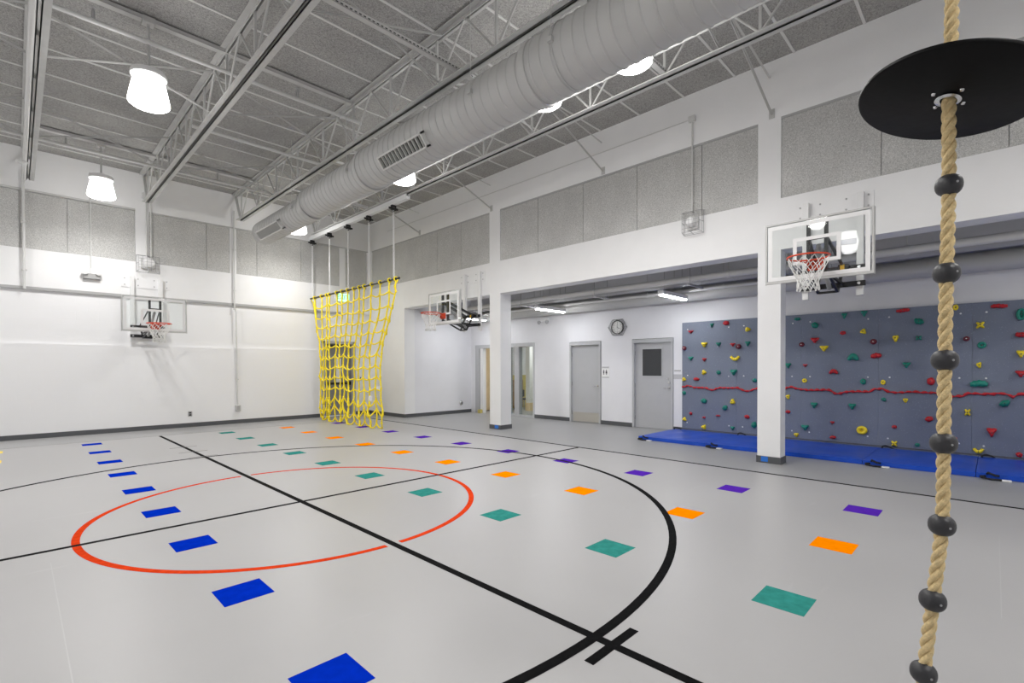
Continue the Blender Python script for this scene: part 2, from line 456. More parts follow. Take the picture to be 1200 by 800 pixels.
# ---------------------------------------------------------------- acoustic panels
def panels_back(edges, names):
    for i, (a, b) in enumerate(edges):
        m = MB(); m.bbox((a+.006,YB+.012,Z2+.004),(b-.006,YB+.04,Z3-.012),.004)
        tag(m.build('acoustic_panel', M['panel']), names[i], 'acoustic panel', 'acoustic panels high on the back wall')
panels_back([(-1.2,.105),(.105,.85),(.85,2.06),(2.33,3.55),(3.55,4.10),(4.26,4.78),(4.78,6.0),(6.0,7.2),(7.4,8.14)],
 ['grey acoustic panel on back wall at the photo\'s left edge',
  'grey acoustic panel on back wall just right of the far left vertical conduit',
  'grey acoustic panel on back wall behind the lower pendant lamp',
  'grey acoustic panel on back wall right of the pilaster above the far hoop',
  'narrow grey acoustic panel ending at the tall conduit right of the far hoop',
  'narrow grey acoustic panel between the tall conduit and the duct end',
  'grey acoustic panel on back wall under the open end of the duct',
  'grey acoustic panel on back wall behind the leftmost net chain',
  'grey acoustic panel filling the back wall corner right of the thin pilaster'])
def panels_right(edges, names):
    for i, (a, b) in enumerate(edges):
        m = MB(); m.bbox((XR+.012,a+.005,Z2+.004),(XR+.04,b-.005,Z3-.014),.004)
        tag(m.build('acoustic_panel', M['panel']), names[i], 'acoustic panel', 'acoustic panels above the beam on the right wall')
panels_right([(13.2,14.5),(12.0,13.2),(11.0,12.0),(9.95,11.0),(8.86,9.95),(7.28,8.48),(6.04,7.28),(4.80,6.04),(3.56,4.80),(2.66,3.56),(1.10,2.33),(-.11,1.10),(-1.33,-.11)],
 ['grey acoustic panel on right wall nearest the back corner',
  'grey acoustic panel on right wall, second from the back corner',
  'grey acoustic panel on right wall, third from the back corner',
  'grey acoustic panel on right wall, fourth from the back corner',
  'grey acoustic panel on right wall just beyond the far pilaster',
  'grey acoustic panel on right wall just on the near side of the far pilaster',
  'grey acoustic panel on right wall, second of five between the two pilasters from far end',
  'grey acoustic panel on right wall, middle of the five between the two pilasters',
  'wide grey acoustic panel behind the vertical conduit of the caged alarm',
  'narrow grey acoustic panel just left of the near pilaster',
  'grey acoustic panel just right of the near pilaster above the near hoop',
  'grey acoustic panel on right wall partly behind the black rope disc',
  'grey acoustic panel on right wall at the photo\'s right edge'])

# ---------------------------------------------------------------- joists
JX = [.23, 2.24, 4.25, 6.25]; ZB = 5.43; ZT = 6.13
JN = ['leftmost open web steel roof joist running to the back wall',
      'open web steel roof joist ending above the pilaster over the far hoop',
      'open web steel roof joist running just above the round duct',
      'rightmost open web steel roof joist carrying the climbing net rail']
def angle_pair(m, x, y0, y1, z, s, half=.095, gap=.014, t=.012, leg=.06):
    # two back-to-back angles along Y: s=+1 legs stand up, s=-1 legs hang down
    for sg in (-1, 1):
        m.box((x+sg*gap, y0, z), (x+sg*half, y1, z+s*t))
        m.box((x+sg*gap, y0, z), (x+sg*(gap+t), y1, z+s*leg))
for ji, x in enumerate(JX):
    t = thing('roof_joist', (x, 5.5, ZB), JN[ji], 'roof joist', 'steel roof joists')
    m = MB(); angle_pair(m, x, YF+.3, YB-.35, ZB, 1); m.build('bottom_chord', M['steel'], t)
    m = MB(); angle_pair(m, x, YF, YB, ZC-.012, -1); m.build('top_chord', M['steel'], t)
    ys = [YB-.5 - 1.22*k for k in range(0, 15)]
    for k, y in enumerate(ys):
        if y < YF + .4: break
        m = MB(); m.bar((x, y, ZB+.03), (x, y, ZC-.04), .032, .032); m.build('web_upright', M['steel'], t)
        if y - .61 > YF:
            m = MB(); m.cyl((x, y, ZB+.03), (x, y-.61, ZC-.04), .016, 8); m.build('web_diagonal', M['steel'], t)
            m = MB(); m.cyl((x, y-.61, ZC-.04), (x, y-1.22, ZB+.03), .016, 8)
            if y - 1.22 > YF: m.build('web_diagonal', M['steel'], t)
    m = MB()
    m.bar((x, YB-.42, ZB+.03), (x, YB-.02, ZC-.06), .05, .05); m.build('end_strut', M['steel'], t)

# X bridging
rows = [(-.6,'nearest row'),(2.45,'row nearest the camera'),(5.55,'third row from back wall'),(8.75,'second row from back wall'),(11.85,'row nearest back wall')]
bays = [(-1.75,.23,'left of first joist'),(.23,2.24,'between joists one and two'),(2.24,4.25,'between joists two and three'),(4.25,6.25,'between joists three and four')]
for y, rn in rows[1:]:
    for a, b, bn in bays:
        if a < 0 and y < 5: continue
        for kk, (z0, z1, dn) in enumerate(((ZB+.07,ZC-.07,'rising right'),(ZC-.07,ZB+.07,'falling right'))):
            if a < 0: a2 = a
            m = MB(); yy = y + (.03 if kk else -.03)
            m.bar((a+.03, yy, z0), (b-.03, yy, z1), .032, .004); m.bar((a+.03, yy, z0), (b-.03, yy, z1), .004, .032)
            if y < 3 and b < 4: continue
            tag(m.build('bridging_brace', M['steel2']), 'ceiling cross brace %s, %s, %s' % (dn, bn, rn), 'ceiling brace', 'cross braces between the roof joists')
for k, y in enumerate((2.46,5.54,8.78,11.8)):
    t = thing('wall_brace', (XR, y, 5.3), 'slender brace from rightmost joist down to the right wall, %s from the camera' % ORD[k], 'ceiling brace', 'braces from the last joist to the right wall')
    m = MB(); m.bar((6.28,y,ZC-.08),(XR-.01,y,5.38),.035,.004); m.bar((6.28,y,ZC-.08),(XR-.01,y,5.38),.004,.035); m.build('brace_angle', M['steel2'], t)
    m = MB(); m.box((XR-.012,y-.04,5.32),(XR-.0005,y+.04,5.46)); m.build('wall_plate', M['steel'], t)
    m = MB(); m.bar((6.5,y+.05,ZC-.01),(XR-.01,y+.03,5.95),.03,.004); m.build('upper_brace', M['steel2'], t)

# ---------------------------------------------------------------- round duct
t = thing('spiral_duct', (4.3, 5, 4.9), 'large pale round spiral duct stepping narrower toward the back wall', 'air duct')
secs = [(-3.4,3.72,.347,4.897,'duct_section'),(3.78,7.55,.330,4.876,'duct_section'),(7.62,9.85,.307,4.85,'duct_section'),(9.92,12.75,.262,4.79,'duct_section')]
for y0, y1, R, z, nm in secs:
    prof = [(0, y0), (R-.01, y0), (R, y0+.01)]; y = y0 + .08
    while y < y1 - .05:
        prof += [(R, y-.014), (R+.009, y-.005), (R+.009, y+.005), (R, y+.014)]; y += .148
    prof += [(R, y1-.01), (R-.01, y1), (0, y1)]
    m = MB(); m.lathe(prof, (4.3, 0, z), (0,1,0), 56); m.build(nm, M['duct'], t, smooth=True)
for y, R, z in ((3.75,.362,4.89),(7.585,.345,4.866),(9.885,.322,4.83)):
    m = MB(); m.lathe([(R-.02,-.05),(R,-.045),(R+.006,0),(R,.045),(R-.02,.05)], (4.3, y, z), (0,1,0), 56); m.build('joint_collar', M['duct'], t, smooth=True)
m = MB(); m.lathe([(.0,-.004),(.20,-.004),(.20,.006),(0,.006)], (4.3,12.755,4.79), (0,1,0), 40); m.build('end_cap', M['duct'], t)
for y0, y1, R, zc in ((5.62,6.78,.33,4.876),(11.0,12.35,.262,4.79)):
    n = Vector((-.80,0,-.60)); v = Vector((-.60,0,.80)); c = Vector((4.3,0,zc))
    hw = .105
    m = MB()
    def P(y, a, d): return c + Vector((0,y,0)) + v*a + n*d
    for a, b, aa, bb in ((y0,y1,hw-.025,hw),(y0,y1,-hw,-hw+.025),(y0,y0+.03,-hw,hw),(y1-.03,y1,-hw,hw)):
        pts = [P(a,aa,R-.06),P(b,aa,R-.06),P(b,bb,R-.06),P(a,bb,R-.06)]; m.prism(pts, n*.125)
    g = m.build('grille_frame', M['grille'], t)
    m = MB(); m.prism([P(y0+.02,-hw+.02,R-.02),P(y1-.02,-hw+.02,R-.02),P(y1-.02,hw-.02,R-.02),P(y0+.02,hw-.02,R-.02)], n*.030); m.build('grille_back', M['dark'], g)
    m = MB(); k = y0 + .07
    while k < y1 - .04:
        m.prism([P(k,-hw+.02,R+.011),P(k+.012,-hw+.02,R+.011),P(k+.012,hw-.02,R+.011),P(k,hw-.02,R+.011)], n*.045); k += .088
    m.build('grille_vanes', M['grille'], g)
for y, R, z in ((.9,.347,4.897),(3.3,.347,4.897),(4.6,.33,4.876),(7.85,.307,4.85),(10.3,.262,4.79)):
    m = MB(); m.torus((4.3,y,z), R+.008, .005, (0,1,0), 40, 6); hb = m.build('hanger_strap', M['steel'], t, smooth=True)
    m = MB(); xx = 4.3-R-.012; m.cyl((xx,y,z+.02),(xx,y,ZC-.02),.005,6); m.box((xx-.03,y-.03,z-.02),(xx+.02,y+.03,z+.03)); m.build('hanger_rod', M['steel'], t)
    m = MB(); xx = 4.3+R+.012; m.cyl((xx,y,z+.02),(xx,y,ZC-.02),.005,6); m.box((xx-.02,y-.03,z-.02),(xx+.03,y+.03,z+.03)); m.build('hanger_rod', M['steel'], t)

# ---------------------------------------------------------------- pendant lamps
def pendant(x, y, label, zt=5.50):
    t = thing('pendant_light', (x, y, zt), label, 'pendant light', 'round glowing high bay lamps')
    m = MB(); m.bbox((x-.07,y-.07,ZC-.10),(x+.07,y+.07,ZC-.015),.01); m.build('mounting_box', M['steel'], t)
    m = MB(); m.cyl((x,y,zt-.02),(x,y,ZC-.09),.017,10); m.build('rod', M['steel'], t)
    m = MB(); m.lathe([(0,.0),(.06,0),(.10,-.03),(.19,-.05),(.205,-.075),(.205,-.12),(.19,-.135),(.17,-.12),(0,-.11)], (x,y,zt), (0,0,1), 36); m.build('lamp_housing', M['white'], t, smooth=True)
    m = MB(); m.lathe([(.165,-.12),(.185,-.20),(.215,-.34),(.235,-.45),(.232,-.475),(.205,-.497),(.12,-.515),(0,-.52)], (x,y,zt), (0,0,1), 36); m.build('lamp_globe', M['lamp'], t, smooth=True)
    ld = bpy.data.lights.new('lamp_light', 'SPOT'); ld.energy = SPOT; ld.spot_size = math.radians(179); ld.spot_blend = .85
    ld.shadow_soft_size = .20; ld.color = (1, .985, .965)
    lo = bpy.data.objects.new('lamp_light', ld); COL.objects.link(lo); lo.parent = t; lo.location = (0, 0, -.56)
pendant(1.30, 8.10, 'glowing round pendant lamp, larger of the two at upper left', 5.52)
pendant(1.30, 13.25, 'glowing round pendant lamp in front of the back wall panels at left', 5.55)
pendant(5.30, 3.15, 'glowing round pendant lamp peeking below the widest part of the duct', 5.66)
pendant(5.30, 4.55, 'glowing round pendant lamp, thin sliver showing under the duct joint', 5.71)
pendant(5.30, 8.15, 'glowing round pendant lamp half hidden behind duct above the net rail', 5.58)
pendant(5.30, 13.2, 'glowing round pendant lamp behind the narrow far end of the duct', 5.58)
pendant(1.30, 3.0, 'round pendant lamp on the left row nearest the camera')
pendant(1.30, -2.0, 'round pendant lamp on the left row behind the camera')
pendant(5.30, -2.0, 'round pendant lamp on the right row behind the camera')
pendant(-2.3, 8.1, 'round pendant lamp near the left wall, middle')
pendant(-2.3, 13.2, 'round pendant lamp near the left wall, far end')
pendant(-2.3, 3.0, 'round pendant lamp near the left wall, near end')

# struts and pipes across the joists
def pipeX(y, z, x0, x1, r, label, cat='pipe', group=None, heads=()):
    t = thing('sprinkler_pipe', ((x0+x1)/2, y, z), label, cat, group)
    m = MB(); m.cyl((x0,y,z),(x1,y,z),r,14); m.build('pipe', M['conw'], t, smooth=True)
    for hx in heads:
        m = MB(); m.cyl((hx,y,z),(hx,y,z+.12),.022,10); m.lathe([(.0,.18),(.03,.175),(.034,.165),(.012,.15),(.015,.11),(0,.11)], (hx,y,z), (0,0,1), 12)
        m.build('sprinkler_head', M['pipe'], t, smooth=True)
pipeX(7.93, 5.78, -1.7, 4.3, .030, 'pale sprinkler pipe crossing above the nearest pendant lamp', group='sprinkler pipes under the roof deck', heads=(.72,3.2))
pipeX(10.12, 5.78, 2.24, 4.6, .030, 'pale sprinkler pipe between second and third joists, mid room', group='sprinkler pipes under the roof deck')
pipeX(12.7, 5.78, -1.7, 4.4, .030, 'pale sprinkler pipe crossing behind the lower pendant lamp', group='sprinkler pipes under the roof deck', heads=(.73,3.3))
def strutX(y, z, x0, x1, label, w=.082, h=.05, slots=True):
    t = thing('ceiling_strut', ((x0+x1)/2, y, z), label, 'strut channel', 'steel strut channels under the roof deck')
    m = MB(); m.box((x0,y-w/2,z),(x1,y+w/2,z+.004)); m.box((x0,y-w/2,z),(x1,y-w/2+.004,z+h)); m.box((x0,y+w/2-.004,z),(x1,y+w/2,z+h))
    m.build('channel', M['steel'], t)
    if slots:
        m = MB(); x = x0 + .03
        while x < x1 - .04: m.box((x,y-w/2-.001,z+.012),(x+.03,y-w/2+.001,z+.026)); x += .055
        m.build('slot_row', M['dark'], t)
strutX(8.10, ZC-.07, .30, 4.2, 'strut channel at the deck holding the nearest pendant lamp', .10, slots=False)
strutX(5.13, ZB+.02, 2.33, 4.6, 'slotted strut channel crossing from second joist to the duct joist')
strutX(3.20, ZB+.02, 4.34, 6.17, 'slotted strut channel behind the lamp below the widest duct part')
strutX(9.1, ZB+.02, 4.34, 6.17, 'strut channel behind the duct before the net rail end', slots=False)
strutX(11.1, ZB+.02, 4.34, 6.17, 'strut channel behind the duct over the middle of the net rail', slots=False)
strutX(13.15, ZC-.07, .30, 4.2, 'strut channel at the deck holding the lamp by the back wall', .10, slots=False)
m = MB(); m.tube([(5.95,y,5.60) for y in (1.0,4.0,6.0)], .014, 8); m.tube([(5.95,6.05,5.6),(5.95,9.5,5.6),(5.95,12,5.6)], .02, 10)
for y in (4.0,5.2,6.6,7.6): m.cyl((5.95,y,5.6),(5.95,y+.03,5.6),.026,8)
tag(m.build('conduit_run', M['conw'], smooth=True), 'thin conduit running along the duct beside the rightmost joist', 'conduit')
m = MB(); m.tube([(.17,YF+.2,5.385),(.17,5,5.385),(.17,14.2,5.385)], .030, 12); m.lathe([(.0,0),(.05,0),(.085,.02),(.085,.03),(0,.035)], (.13,12.9,5.32), (0,0,1), 16)
tag(m.build('roof_pipe', M['conw'], smooth=True), 'pale pipe running beside the leftmost roof joist to the back wall', 'pipe')

# ---------------------------------------------------------------- conduits and devices
def conduit(name, pts, r, label, cat='conduit', boxes=(), m_='conw', clips=()):
    m = MB(); m.tube(pts, r, 10)
    for a, b in boxes: m.bbox(a, b, .004)
    for c in clips: m.bbox((c[0]-r*1.7,c[1]-r*1.2,c[2]-.012),(c[0]+r*1.7,c[1]+r*1.7,c[2]+.012),.002)
    return tag(m.build(name, M[m_], smooth=True), label, cat)
cy_ = YB - .05
conduit('conduit', [(.16,cy_,5.70),(.16,cy_,3.20)], .026, 'pale vertical pipe on back wall near the photo\'s left edge', 'pipe',
        clips=[(.16,cy_,4.6),(.16,cy_,3.6)])
conduit('conduit', [(1.24,cy_,5.95),(1.24,cy_,5.6),(1.24,cy_,3.76)], .014, 'thin vertical conduit feeding the twin head light on the back wall', clips=[(1.24,cy_,4.4)])
conduit('conduit', [(2.27,cy_,5.55),(2.27,cy_,4.22)], .016, 'vertical conduit on the pilaster down to the caged alarm over far hoop',
        boxes=[((2.20,YB-.07,5.6),(2.33,YB-.001,5.75))])
conduit('conduit', [(2.36,cy_,5.5),(2.36,cy_,4.22)], .012, 'second thin conduit beside the pilaster down to the caged alarm')
conduit('conduit', [(4.19,cy_,5.75),(4.19,cy_,3.13),(4.22,cy_,3.02),(4.24,cy_,.50)], .018, 'long vertical conduit right of the far hoop down to the low outlet box', clips=[(4.19,cy_,4.7),(4.19,cy_,3.6),(4.19,cy_,3.1),(4.24,cy_,1.2)])
t = thing('outlet_box', (4.25,YB-.03,.42), 'small grey outlet box low on back wall under the long conduit', 'electrical outlet')
m = MB(); m.bbox((4.19,YB-.085,.34),(4.31,YB-.013,.50),.006); m.build('box', M['steel'], t)
m = MB(); m.box((4.215,YB-.088,.37),(4.285,YB-.085,.47)); m.build('cover', M['pipe'], t)
t = thing('wall_outlet', (3.15,YB-.02,.33), 'flat grey outlet plate low on back wall right of the far hoop', 'electrical outlet')
m = MB(); m.bbox((3.10,YB-.018,.27),(3.19,YB-.012,.40),.002); m.build('plate', M['pipe'], t)
m = MB(); m.box((3.12,YB-.0195,.29),(3.17,YB-.018,.325)); m.box((3.12,YB-.0195,.345),(3.17,YB-.018,.38)); m.build('socket', M['dark'], t)

# twin-head light on the back wall
t = thing('emergency_light', (1.25,YB,3.62), 'white twin head emergency light on back wall left of far hoop', 'emergency light')
m = MB(); m.bbox((1.10,YB-.08,3.54),(1.40,YB-.001,3.66),.01); m.build('body', M['pipe'], t)
for s_ in (-1,1):
    m = MB(); m.lathe([(0,0),(.035,0),(.06,.05),(.062,.08),(0,.085)], (1.25+s_*.12,YB-.05,3.70), (0,-1,-.15), 20); m.build('lamp_head', M['white'], t, smooth=True)
m = MB(); m.cyl((1.24,YB-.05,3.66),(1.24,YB-.05,3.78),.02,10); m.build('stem', M['white'], t)

def cage(m, c, r_, u_, n_, hw, hh, d, hexa=False, r=.004):
    c, r_, u_, n_ = (Vector(x) for x in (c, r_, u_, n_))
    if hexa:
        ring = [(math.cos(PI/3*k)*hw, math.sin(PI/3*k)*hh) for k in range(6)]
    else: ring = [(-hw,-hh),(hw,-hh),(hw,hh),(-hw,hh)]
    L = len(ring)
    for lev, sc in ((0.01, 1.0), (d*.5, .97), (d, .88)):
        m.tube([c + r_*a*sc + u_*b*sc + n_*lev for a, b in ring], r, 5, closed=True)
    for k in range(L):
        a0, b0 = ring[k]; a1, b1 = ring[(k+1) % L]
        for q in (0, .5):
            a = a0+(a1-a0)*q; b = b0+(b1-b0)*q
            m.cyl(c + r_*a + u_*b + n_*.003, c + r_*a*.88 + u_*b*.88 + n_*d, r, 5)
    for q in (-.6,-.2,.2,.6):
        e = hw*.88 if not hexa else hw*.88*(1-abs(q)*.45)
        m.cyl(c + u_*hh*q*.9 - r_*e + n_*d, c + u_*hh*q*.9 + r_*e + n_*d, r*(.8 if not hexa else .35), 5)
        e = hh*.88 if not hexa else hh*.84*(1 if abs(q) < .5 else .8)
        m.cyl(c + r_*hw*q*.9 - u_*e + n_*d, c + r_*hw*q*.9 + u_*e + n_*d, r*(.8 if not hexa else .35), 5)

# caged alarms
t = thing('alarm_strobe', (XR,3.70,4.0), 'round white alarm in a wire cage on the beam left of the near column', 'alarm')
m = MB(); m.bbox((XR-.05,3.60,3.86),(XR,3.80,4.06),.006); m.build('back_box', M['conw'], t)
m = MB(); m.lathe([(0,.10),(.06,.095),(.085,.07),(.095,.03),(.095,0),(0,0)], (XR-.05,3.71,3.98), (-1,0,0), 28); m.build('sounder', M['white'], t, smooth=True)
m = MB(); cage(m, (XR,3.69,3.97), (0,-1,0), (0,0,1), (-1,0,0), .17, .19, .15); m.build('wire_guard', M['galv'], t)
conduit('conduit', [(XR-.03,3.71,5.74),(XR-.03,3.71,4.165)], .014, 'vertical conduit on right wall dropping to the caged alarm', boxes=[((XR-.06,3.66,5.70),(XR-.001,3.77,5.80))], clips=[])
conduit('conduit', [(XR-.03,3.77,5.75),(XR-.03,9.3,5.75),(XR-.03,13.5,5.75)], .008, 'thin horizontal conduit high on the right wall running to the back corner')
t = thing('alarm_horn', (2.30,YB,4.05), 'round alarm in a wire cage on back wall directly over the far hoop', 'alarm')
m = MB(); m.bbox((2.16,YB-.06,3.92),(2.44,YB-.001,4.16),.008); m.build('back_box', M['conw'], t)
m = MB(); m.lathe([(0,.10),(.09,.095),(.125,.06),(.135,0),(0,0)], (2.32,YB-.055,4.05), (0,-1,0), 28); m.build('sounder', M['white'], t, smooth=True)
m = MB(); cage(m, (2.30,YB,4.03), (1,0,0), (0,0,1), (0,-1,0), .23, .20, .17); m.build('wire_guard', M['galv'], t)

# ---------------------------------------------------------------- basketball hoops
def hoop(base, out, label, d, zb, zt, rimz, tubes, ztube, zplate, W=1.22, pl=.95, at=.03):
    # base: point on the wall under the board's centre; out: unit vector into the gym; across is its horizontal perpendicular
    o = Vector(base); n = Vector(out); a = Vector((0,0,1)).cross(n); up = Vector((0,0,1))
    t = thing('basketball_hoop', (o.x, o.y, zb), label, 'basketball hoop', 'wall mounted basketball hoops')
    def P(x, y, z): return Vector((o.x,o.y,0)) + a*x + n*y + up*z
    def slab(m, x0, x1, y0, y1, z0, z1): m.prism([P(x0,y0,z0),P(x1,y0,z0),P(x1,y0,z1),P(x0,y0,z1)], n*(y1-y0))
    m = MB(); slab(m, -W/2+.02, W/2-.02, d-.006, d+.006, zb+.02, zt-.02); m.build('backboard_glass', M['glass'], t)
    m = MB(); fw = .022
    slab(m,-W/2,W/2,d-.022,d+.012,zb,zb+fw*1.6); slab(m,-W/2,W/2,d-.022,d+.012,zt-fw,zt)
    slab(m,-W/2,-W/2+fw,d-.022,d+.012,zb+fw*1.6,zt-fw); slab(m,W/2-fw,W/2,d-.022,d+.012,zb+fw*1.6,zt-fw)
    m.build('backboard_frame', M['steel'], t)
    m = MB(); g = .036; i = .05; y0, y1 = d+.0065, d+.009
    slab(m,-W/2+g,W/2-g,y0,y1,zt-g-i,zt-g); slab(m,-W/2+g,W/2-g,y0,y1,zb+g,zb+g+i)
    slab(m,-W/2+g,-W/2+g+i,y0,y1,zb+g+i,zt-g-i); slab(m,W/2-g-i,W/2-g,y0,y1,zb+g+i,zt-g-i)
    m.build('border_stripe', M['white'], t)
    m = MB(); h0 = rimz-.01; h1 = rimz+.34; hw = .27; i = .045
    slab(m,-hw,hw,y0,y1,h1-i,h1); slab(m,-hw,hw,y0,y1,h0,h0+i); slab(m,-hw,-hw+i,y0,y1,h0+i,h1-i); slab(m,hw-i,hw,y0,y1,h0+i,h1-i)
    m.build('target_square', M['white'], t)
    # rim
    c = P(0, d+.012+.15+.225, rimz)
    m = MB(); m.torus(c, .229, .0105, (0,0,1), 40, 10)
    m.build('rim', M['orange'], t, smooth=True)
    m = MB()
    slab(m,-.09,.09,d+.012,d+.024,rimz-.11,rimz+.03)
    m.prism([P(-.075,d+.02,rimz+.008),P(.075,d+.02,rimz+.008),P(.10,d+.185,rimz+.004),P(-.10,d+.185,rimz+.004)], (0,0,-.008))
    for s_ in (-1,1):
        m.prism([P(s_*.07,d+.02,rimz),P(s_*.07,d+.175,rimz),P(s_*.07,d+.12,rimz-.045),P(s_*.07,d+.02,rimz-.105)], a*s_*.008)
    m.prism([P(-.06,d+.045,rimz-.012),P(.06,d+.045,rimz-.012),P(.06,d+.02,rimz-.095),P(-.06,d+.02,rimz-.095)], n*.01)
    m.tube([P(-.13,d+.20,rimz-.012),P(-.06,d+.10,rimz-.03),P(.06,d+.10,rimz-.03),P(.13,d+.20,rimz-.012)], .008, 8)
    m.build('rim_bracket', M['orange'], t)
    # net
    m = MB(); K = 12; lv = [(.222,-.012),(.205,-.085),(.17,-.16),(.135,-.235),(.115,-.30),(.112,-.355),(.12,-.405)]
    for k in range(K):
        for s_ in (1,-1):
            pts = []
            for j, (r, z) in enumerate(lv):
                th = 2*PI*(k + s_*.5*(j % 2) )/K
                if s_ == -1: th = 2*PI*(k - .5*(j % 2))/K
                jr = r + .006*math.sin(3*k+j)
                pts.append(c + Vector((math.cos(th)*jr, math.sin(th)*jr, z)))
            m.tube(pts, [.0048]*3+[.0058]*2+[.0064]*2, 5)
        m.lathe([(0,-.012),(.009,-.008),(.012,0),(.009,.008),(0,.012)], c + Vector((math.cos(2*PI*k/K)*.12, math.sin(2*PI*k/K)*.12, -.41)), (0,0,1), 6)
    m.build('net', M['netw'], t, smooth='all')
    # wall plates, vertical tubes
    m = MB(); slab(m,-pl/2,pl/2,.0,.012,zplate-.16,zplate+.10)
    pb = m.build('mounting_plate', M['wall'], t)
    for x in (-pl/2+.06,-pl/6,pl/6,pl/2-.06):
        for z in (zplate-.10,zplate+.05):
            m = MB(); m.cyl(P(x,.012,z),P(x,.024,z),.012,8); m.build('bolt', M['pipe'], pb)
    for x in tubes:
        m = MB(); slab(m,x-.038,x+.038,.012,.085,ztube,zplate+.09); m.build('mounting_post', M['white'], t)
    # black frame on the posts and behind the glass
    za, zc2 = rimz+.0, rimz-.22
    for z in (za, zc2):
        m = MB(); slab(m,min(tubes)-.05,max(tubes)+.07,.088,.13,z-.035,z+.035); br = m.build('cross_bar', M['black'], t)
        for x in tubes:
            m2 = MB(); m2.cyl(P(x,.13,z),P(x,.142,z),.02,10); m2.build('bolt', M['chrome'], br)
    for x in (-.10,.10):
        m = MB(); slab(m,x-.02,x+.02,d-.075,d-.024,zb+.03,zt-.05); m.build('board_upright', M['black'], t)
        m = MB(); m.bar(P(x*1.5,.12,za+.02),P(x,d-.06,zt-.26),at,at)
        m.build('upper_arm', M['black'], t)
        m = MB(); m.bar(P(x*1.5,.12,zc2),P(x,d-.06,zb+.09),at,at)
        m.build('lower_arm', M['black'], t)
        m = MB(); m.bar(P(x*1.15,.30,zb-.10),P(x*1.05,d-.06,zb+.12),.03,.03); m.bar(P(x*1.15,.30,zb-.10),P(x*1.4,.12,za),.03,.03)
        m.build('brace', M['black'], t)
    m = MB(); m.bar(P(-.11,.30,zb-.10),P(.11,.30,zb-.10),.03,.03); m.build('arm_cross_tie', M['black'], t)
    m = MB(); m.bar(P(-.11,d-.05,zt-.27),P(.11,d-.05,zt-.27),.02,.02); m.build('arm_cross_tie', M['black'], t)
    m = MB(); m.cyl(P(.0,.20,zb-.04),P(.0,d-.10,zt-.35),.028,14); m.build('height_actuator', M['pipe'], t, smooth=True)
    m = MB(); slab(m,.10,.22,.13,.20,za-.045,za+.05); bx = m.build('latch_box', M['black'], t)
    m = MB(); slab(m,.125,.175,.20,.203,za-.035,za+.045); m.build('warning_label', M['tagy'], bx)
    # pad strip along the side edge
    m = MB()
    for s_ in (-1,1): slab(m,s_*(W/2),s_*(W/2+.006),d-.04,d-.0225,zb-.005,zt+.0)
    m.build('edge_channel', M['steel2'], t)
    return t
hoop((XR,1.65,0), (-1,0,0), 'clear glass basketball hoop on the beam right of the near column', .92, 2.63, 3.44, 2.86, (-.33,.33), 2.48, 3.80)
hoop((XR,9.50,0), (-1,0,0), 'clear glass basketball hoop over the alcove opening left of the far column', .92, 2.54, 3.34, 2.79, (-.25,.33), 2.42, 3.80, at=.05)
hoop((2.26,YB,0), (0,-1,0), 'clear glass basketball hoop on the white back wall under the pilaster', 1.08, 2.33, 3.13, 2.50, (-.28,.28), 2.15, 3.60, at=.02)

# ---------------------------------------------------------------- climbing net
NX = 6.25
t = thing('climbing_net', (NX,12.2,0), 'yellow rope climbing net hanging on chains before the back corner', 'climbing net')
m = MB(); m.tube([(NX,9.80,3.575),(NX,14.62,3.575)], .026, 12); m.build('top_bar', M['black'], t, smooth=True)
m = MB(); m.box((NX-.05,9.42,5.30),(NX+.05,14.66,5.36)); m.box((NX-.05,9.42,5.36),(NX-.042,14.66,5.415)); m.box((NX+.042,9.42,5.36),(NX+.05,14.66,5.415)); m.build('rail', M['white'], t)
for y in (10.03,11.17,12.25,13.35,14.48):
    m = MB()
    m.box((NX-.06,y-.03,5.25),(NX+.06,y+.03,5.30)); m.box((NX-.065,y-.02,5.18),(NX-.035,y+.02,5.27)); m.box((NX+.035,y-.02,5.18),(NX+.065,y+.02,5.27)); m.cyl((NX-.12,y-.01,5.22),(NX+.12,y+.01,5.22),.025,10); m.torus((NX,y,5.17),.03,.01,(1,0,0),14,6)
    m.build('beam_clamp', M['black'], t)
    # chain: oval links alternately turned
    m = MB(); z = 5.15; k = 0
    while z > 3.62:
        pts = []
        for q in range(10):
            th = 2*PI*q/10; u = math.cos(th)*.019; v = math.sin(th)*.030
            pts.append((NX+(u if k % 2 else 0), y+(0 if k % 2 else u), z+v))
        m.tube(pts, .0068, 5, closed=True); z -= .044; k += 1
    m.build('chain', M['white'], t)
YT = [14.34,13.88,13.54,13.38,12.93,12.61,12.29,11.96,11.67,11.41,11.04,10.64,10.22,9.95]
YBt = [14.00,13.83,13.60,13.36,13.1,12.84,12.54,12.3,12.02,11.74,11.43,11.18,10.89,10.61]
rn = random.Random(11); ROWS = 12; zr = []
fold = [math.sin(i*1.7)*.02 for i in range(14)]
def node(i, j):
    tt = j/(ROWS-1.0); e = min(1, tt/.55); e = e*e*(3-2*e)
    if i in (0, 13): e = min(1, tt/.42)
    y = YT[i]*(1-e) + YBt[i]*e + rn.uniform(-.02,.02)
    z = 3.27 - tt*3.16
    if j >= ROWS-2: z += rn.uniform(-.05,.07); y += rn.uniform(-.04,.04)
    z -= .05*math.sin(i*.9)*tt + (.07*max(0, (i-5)/8.0) if tt > .8 else 0)*0
    x = NX + fold[i]*tt*1.6 + rn.uniform(-.015,.015)*(1+tt)
    return Vector((x, y, max(z, .03)))
ND = [[node(i,j) for j in range(ROWS)] for i in range(14)]
for i in range(14): ND[i][0].z = 3.30 + rn.uniform(-.02,.02); ND[i][0].y = YT[i]*.97 + YBt[i]*.03
m = MB()
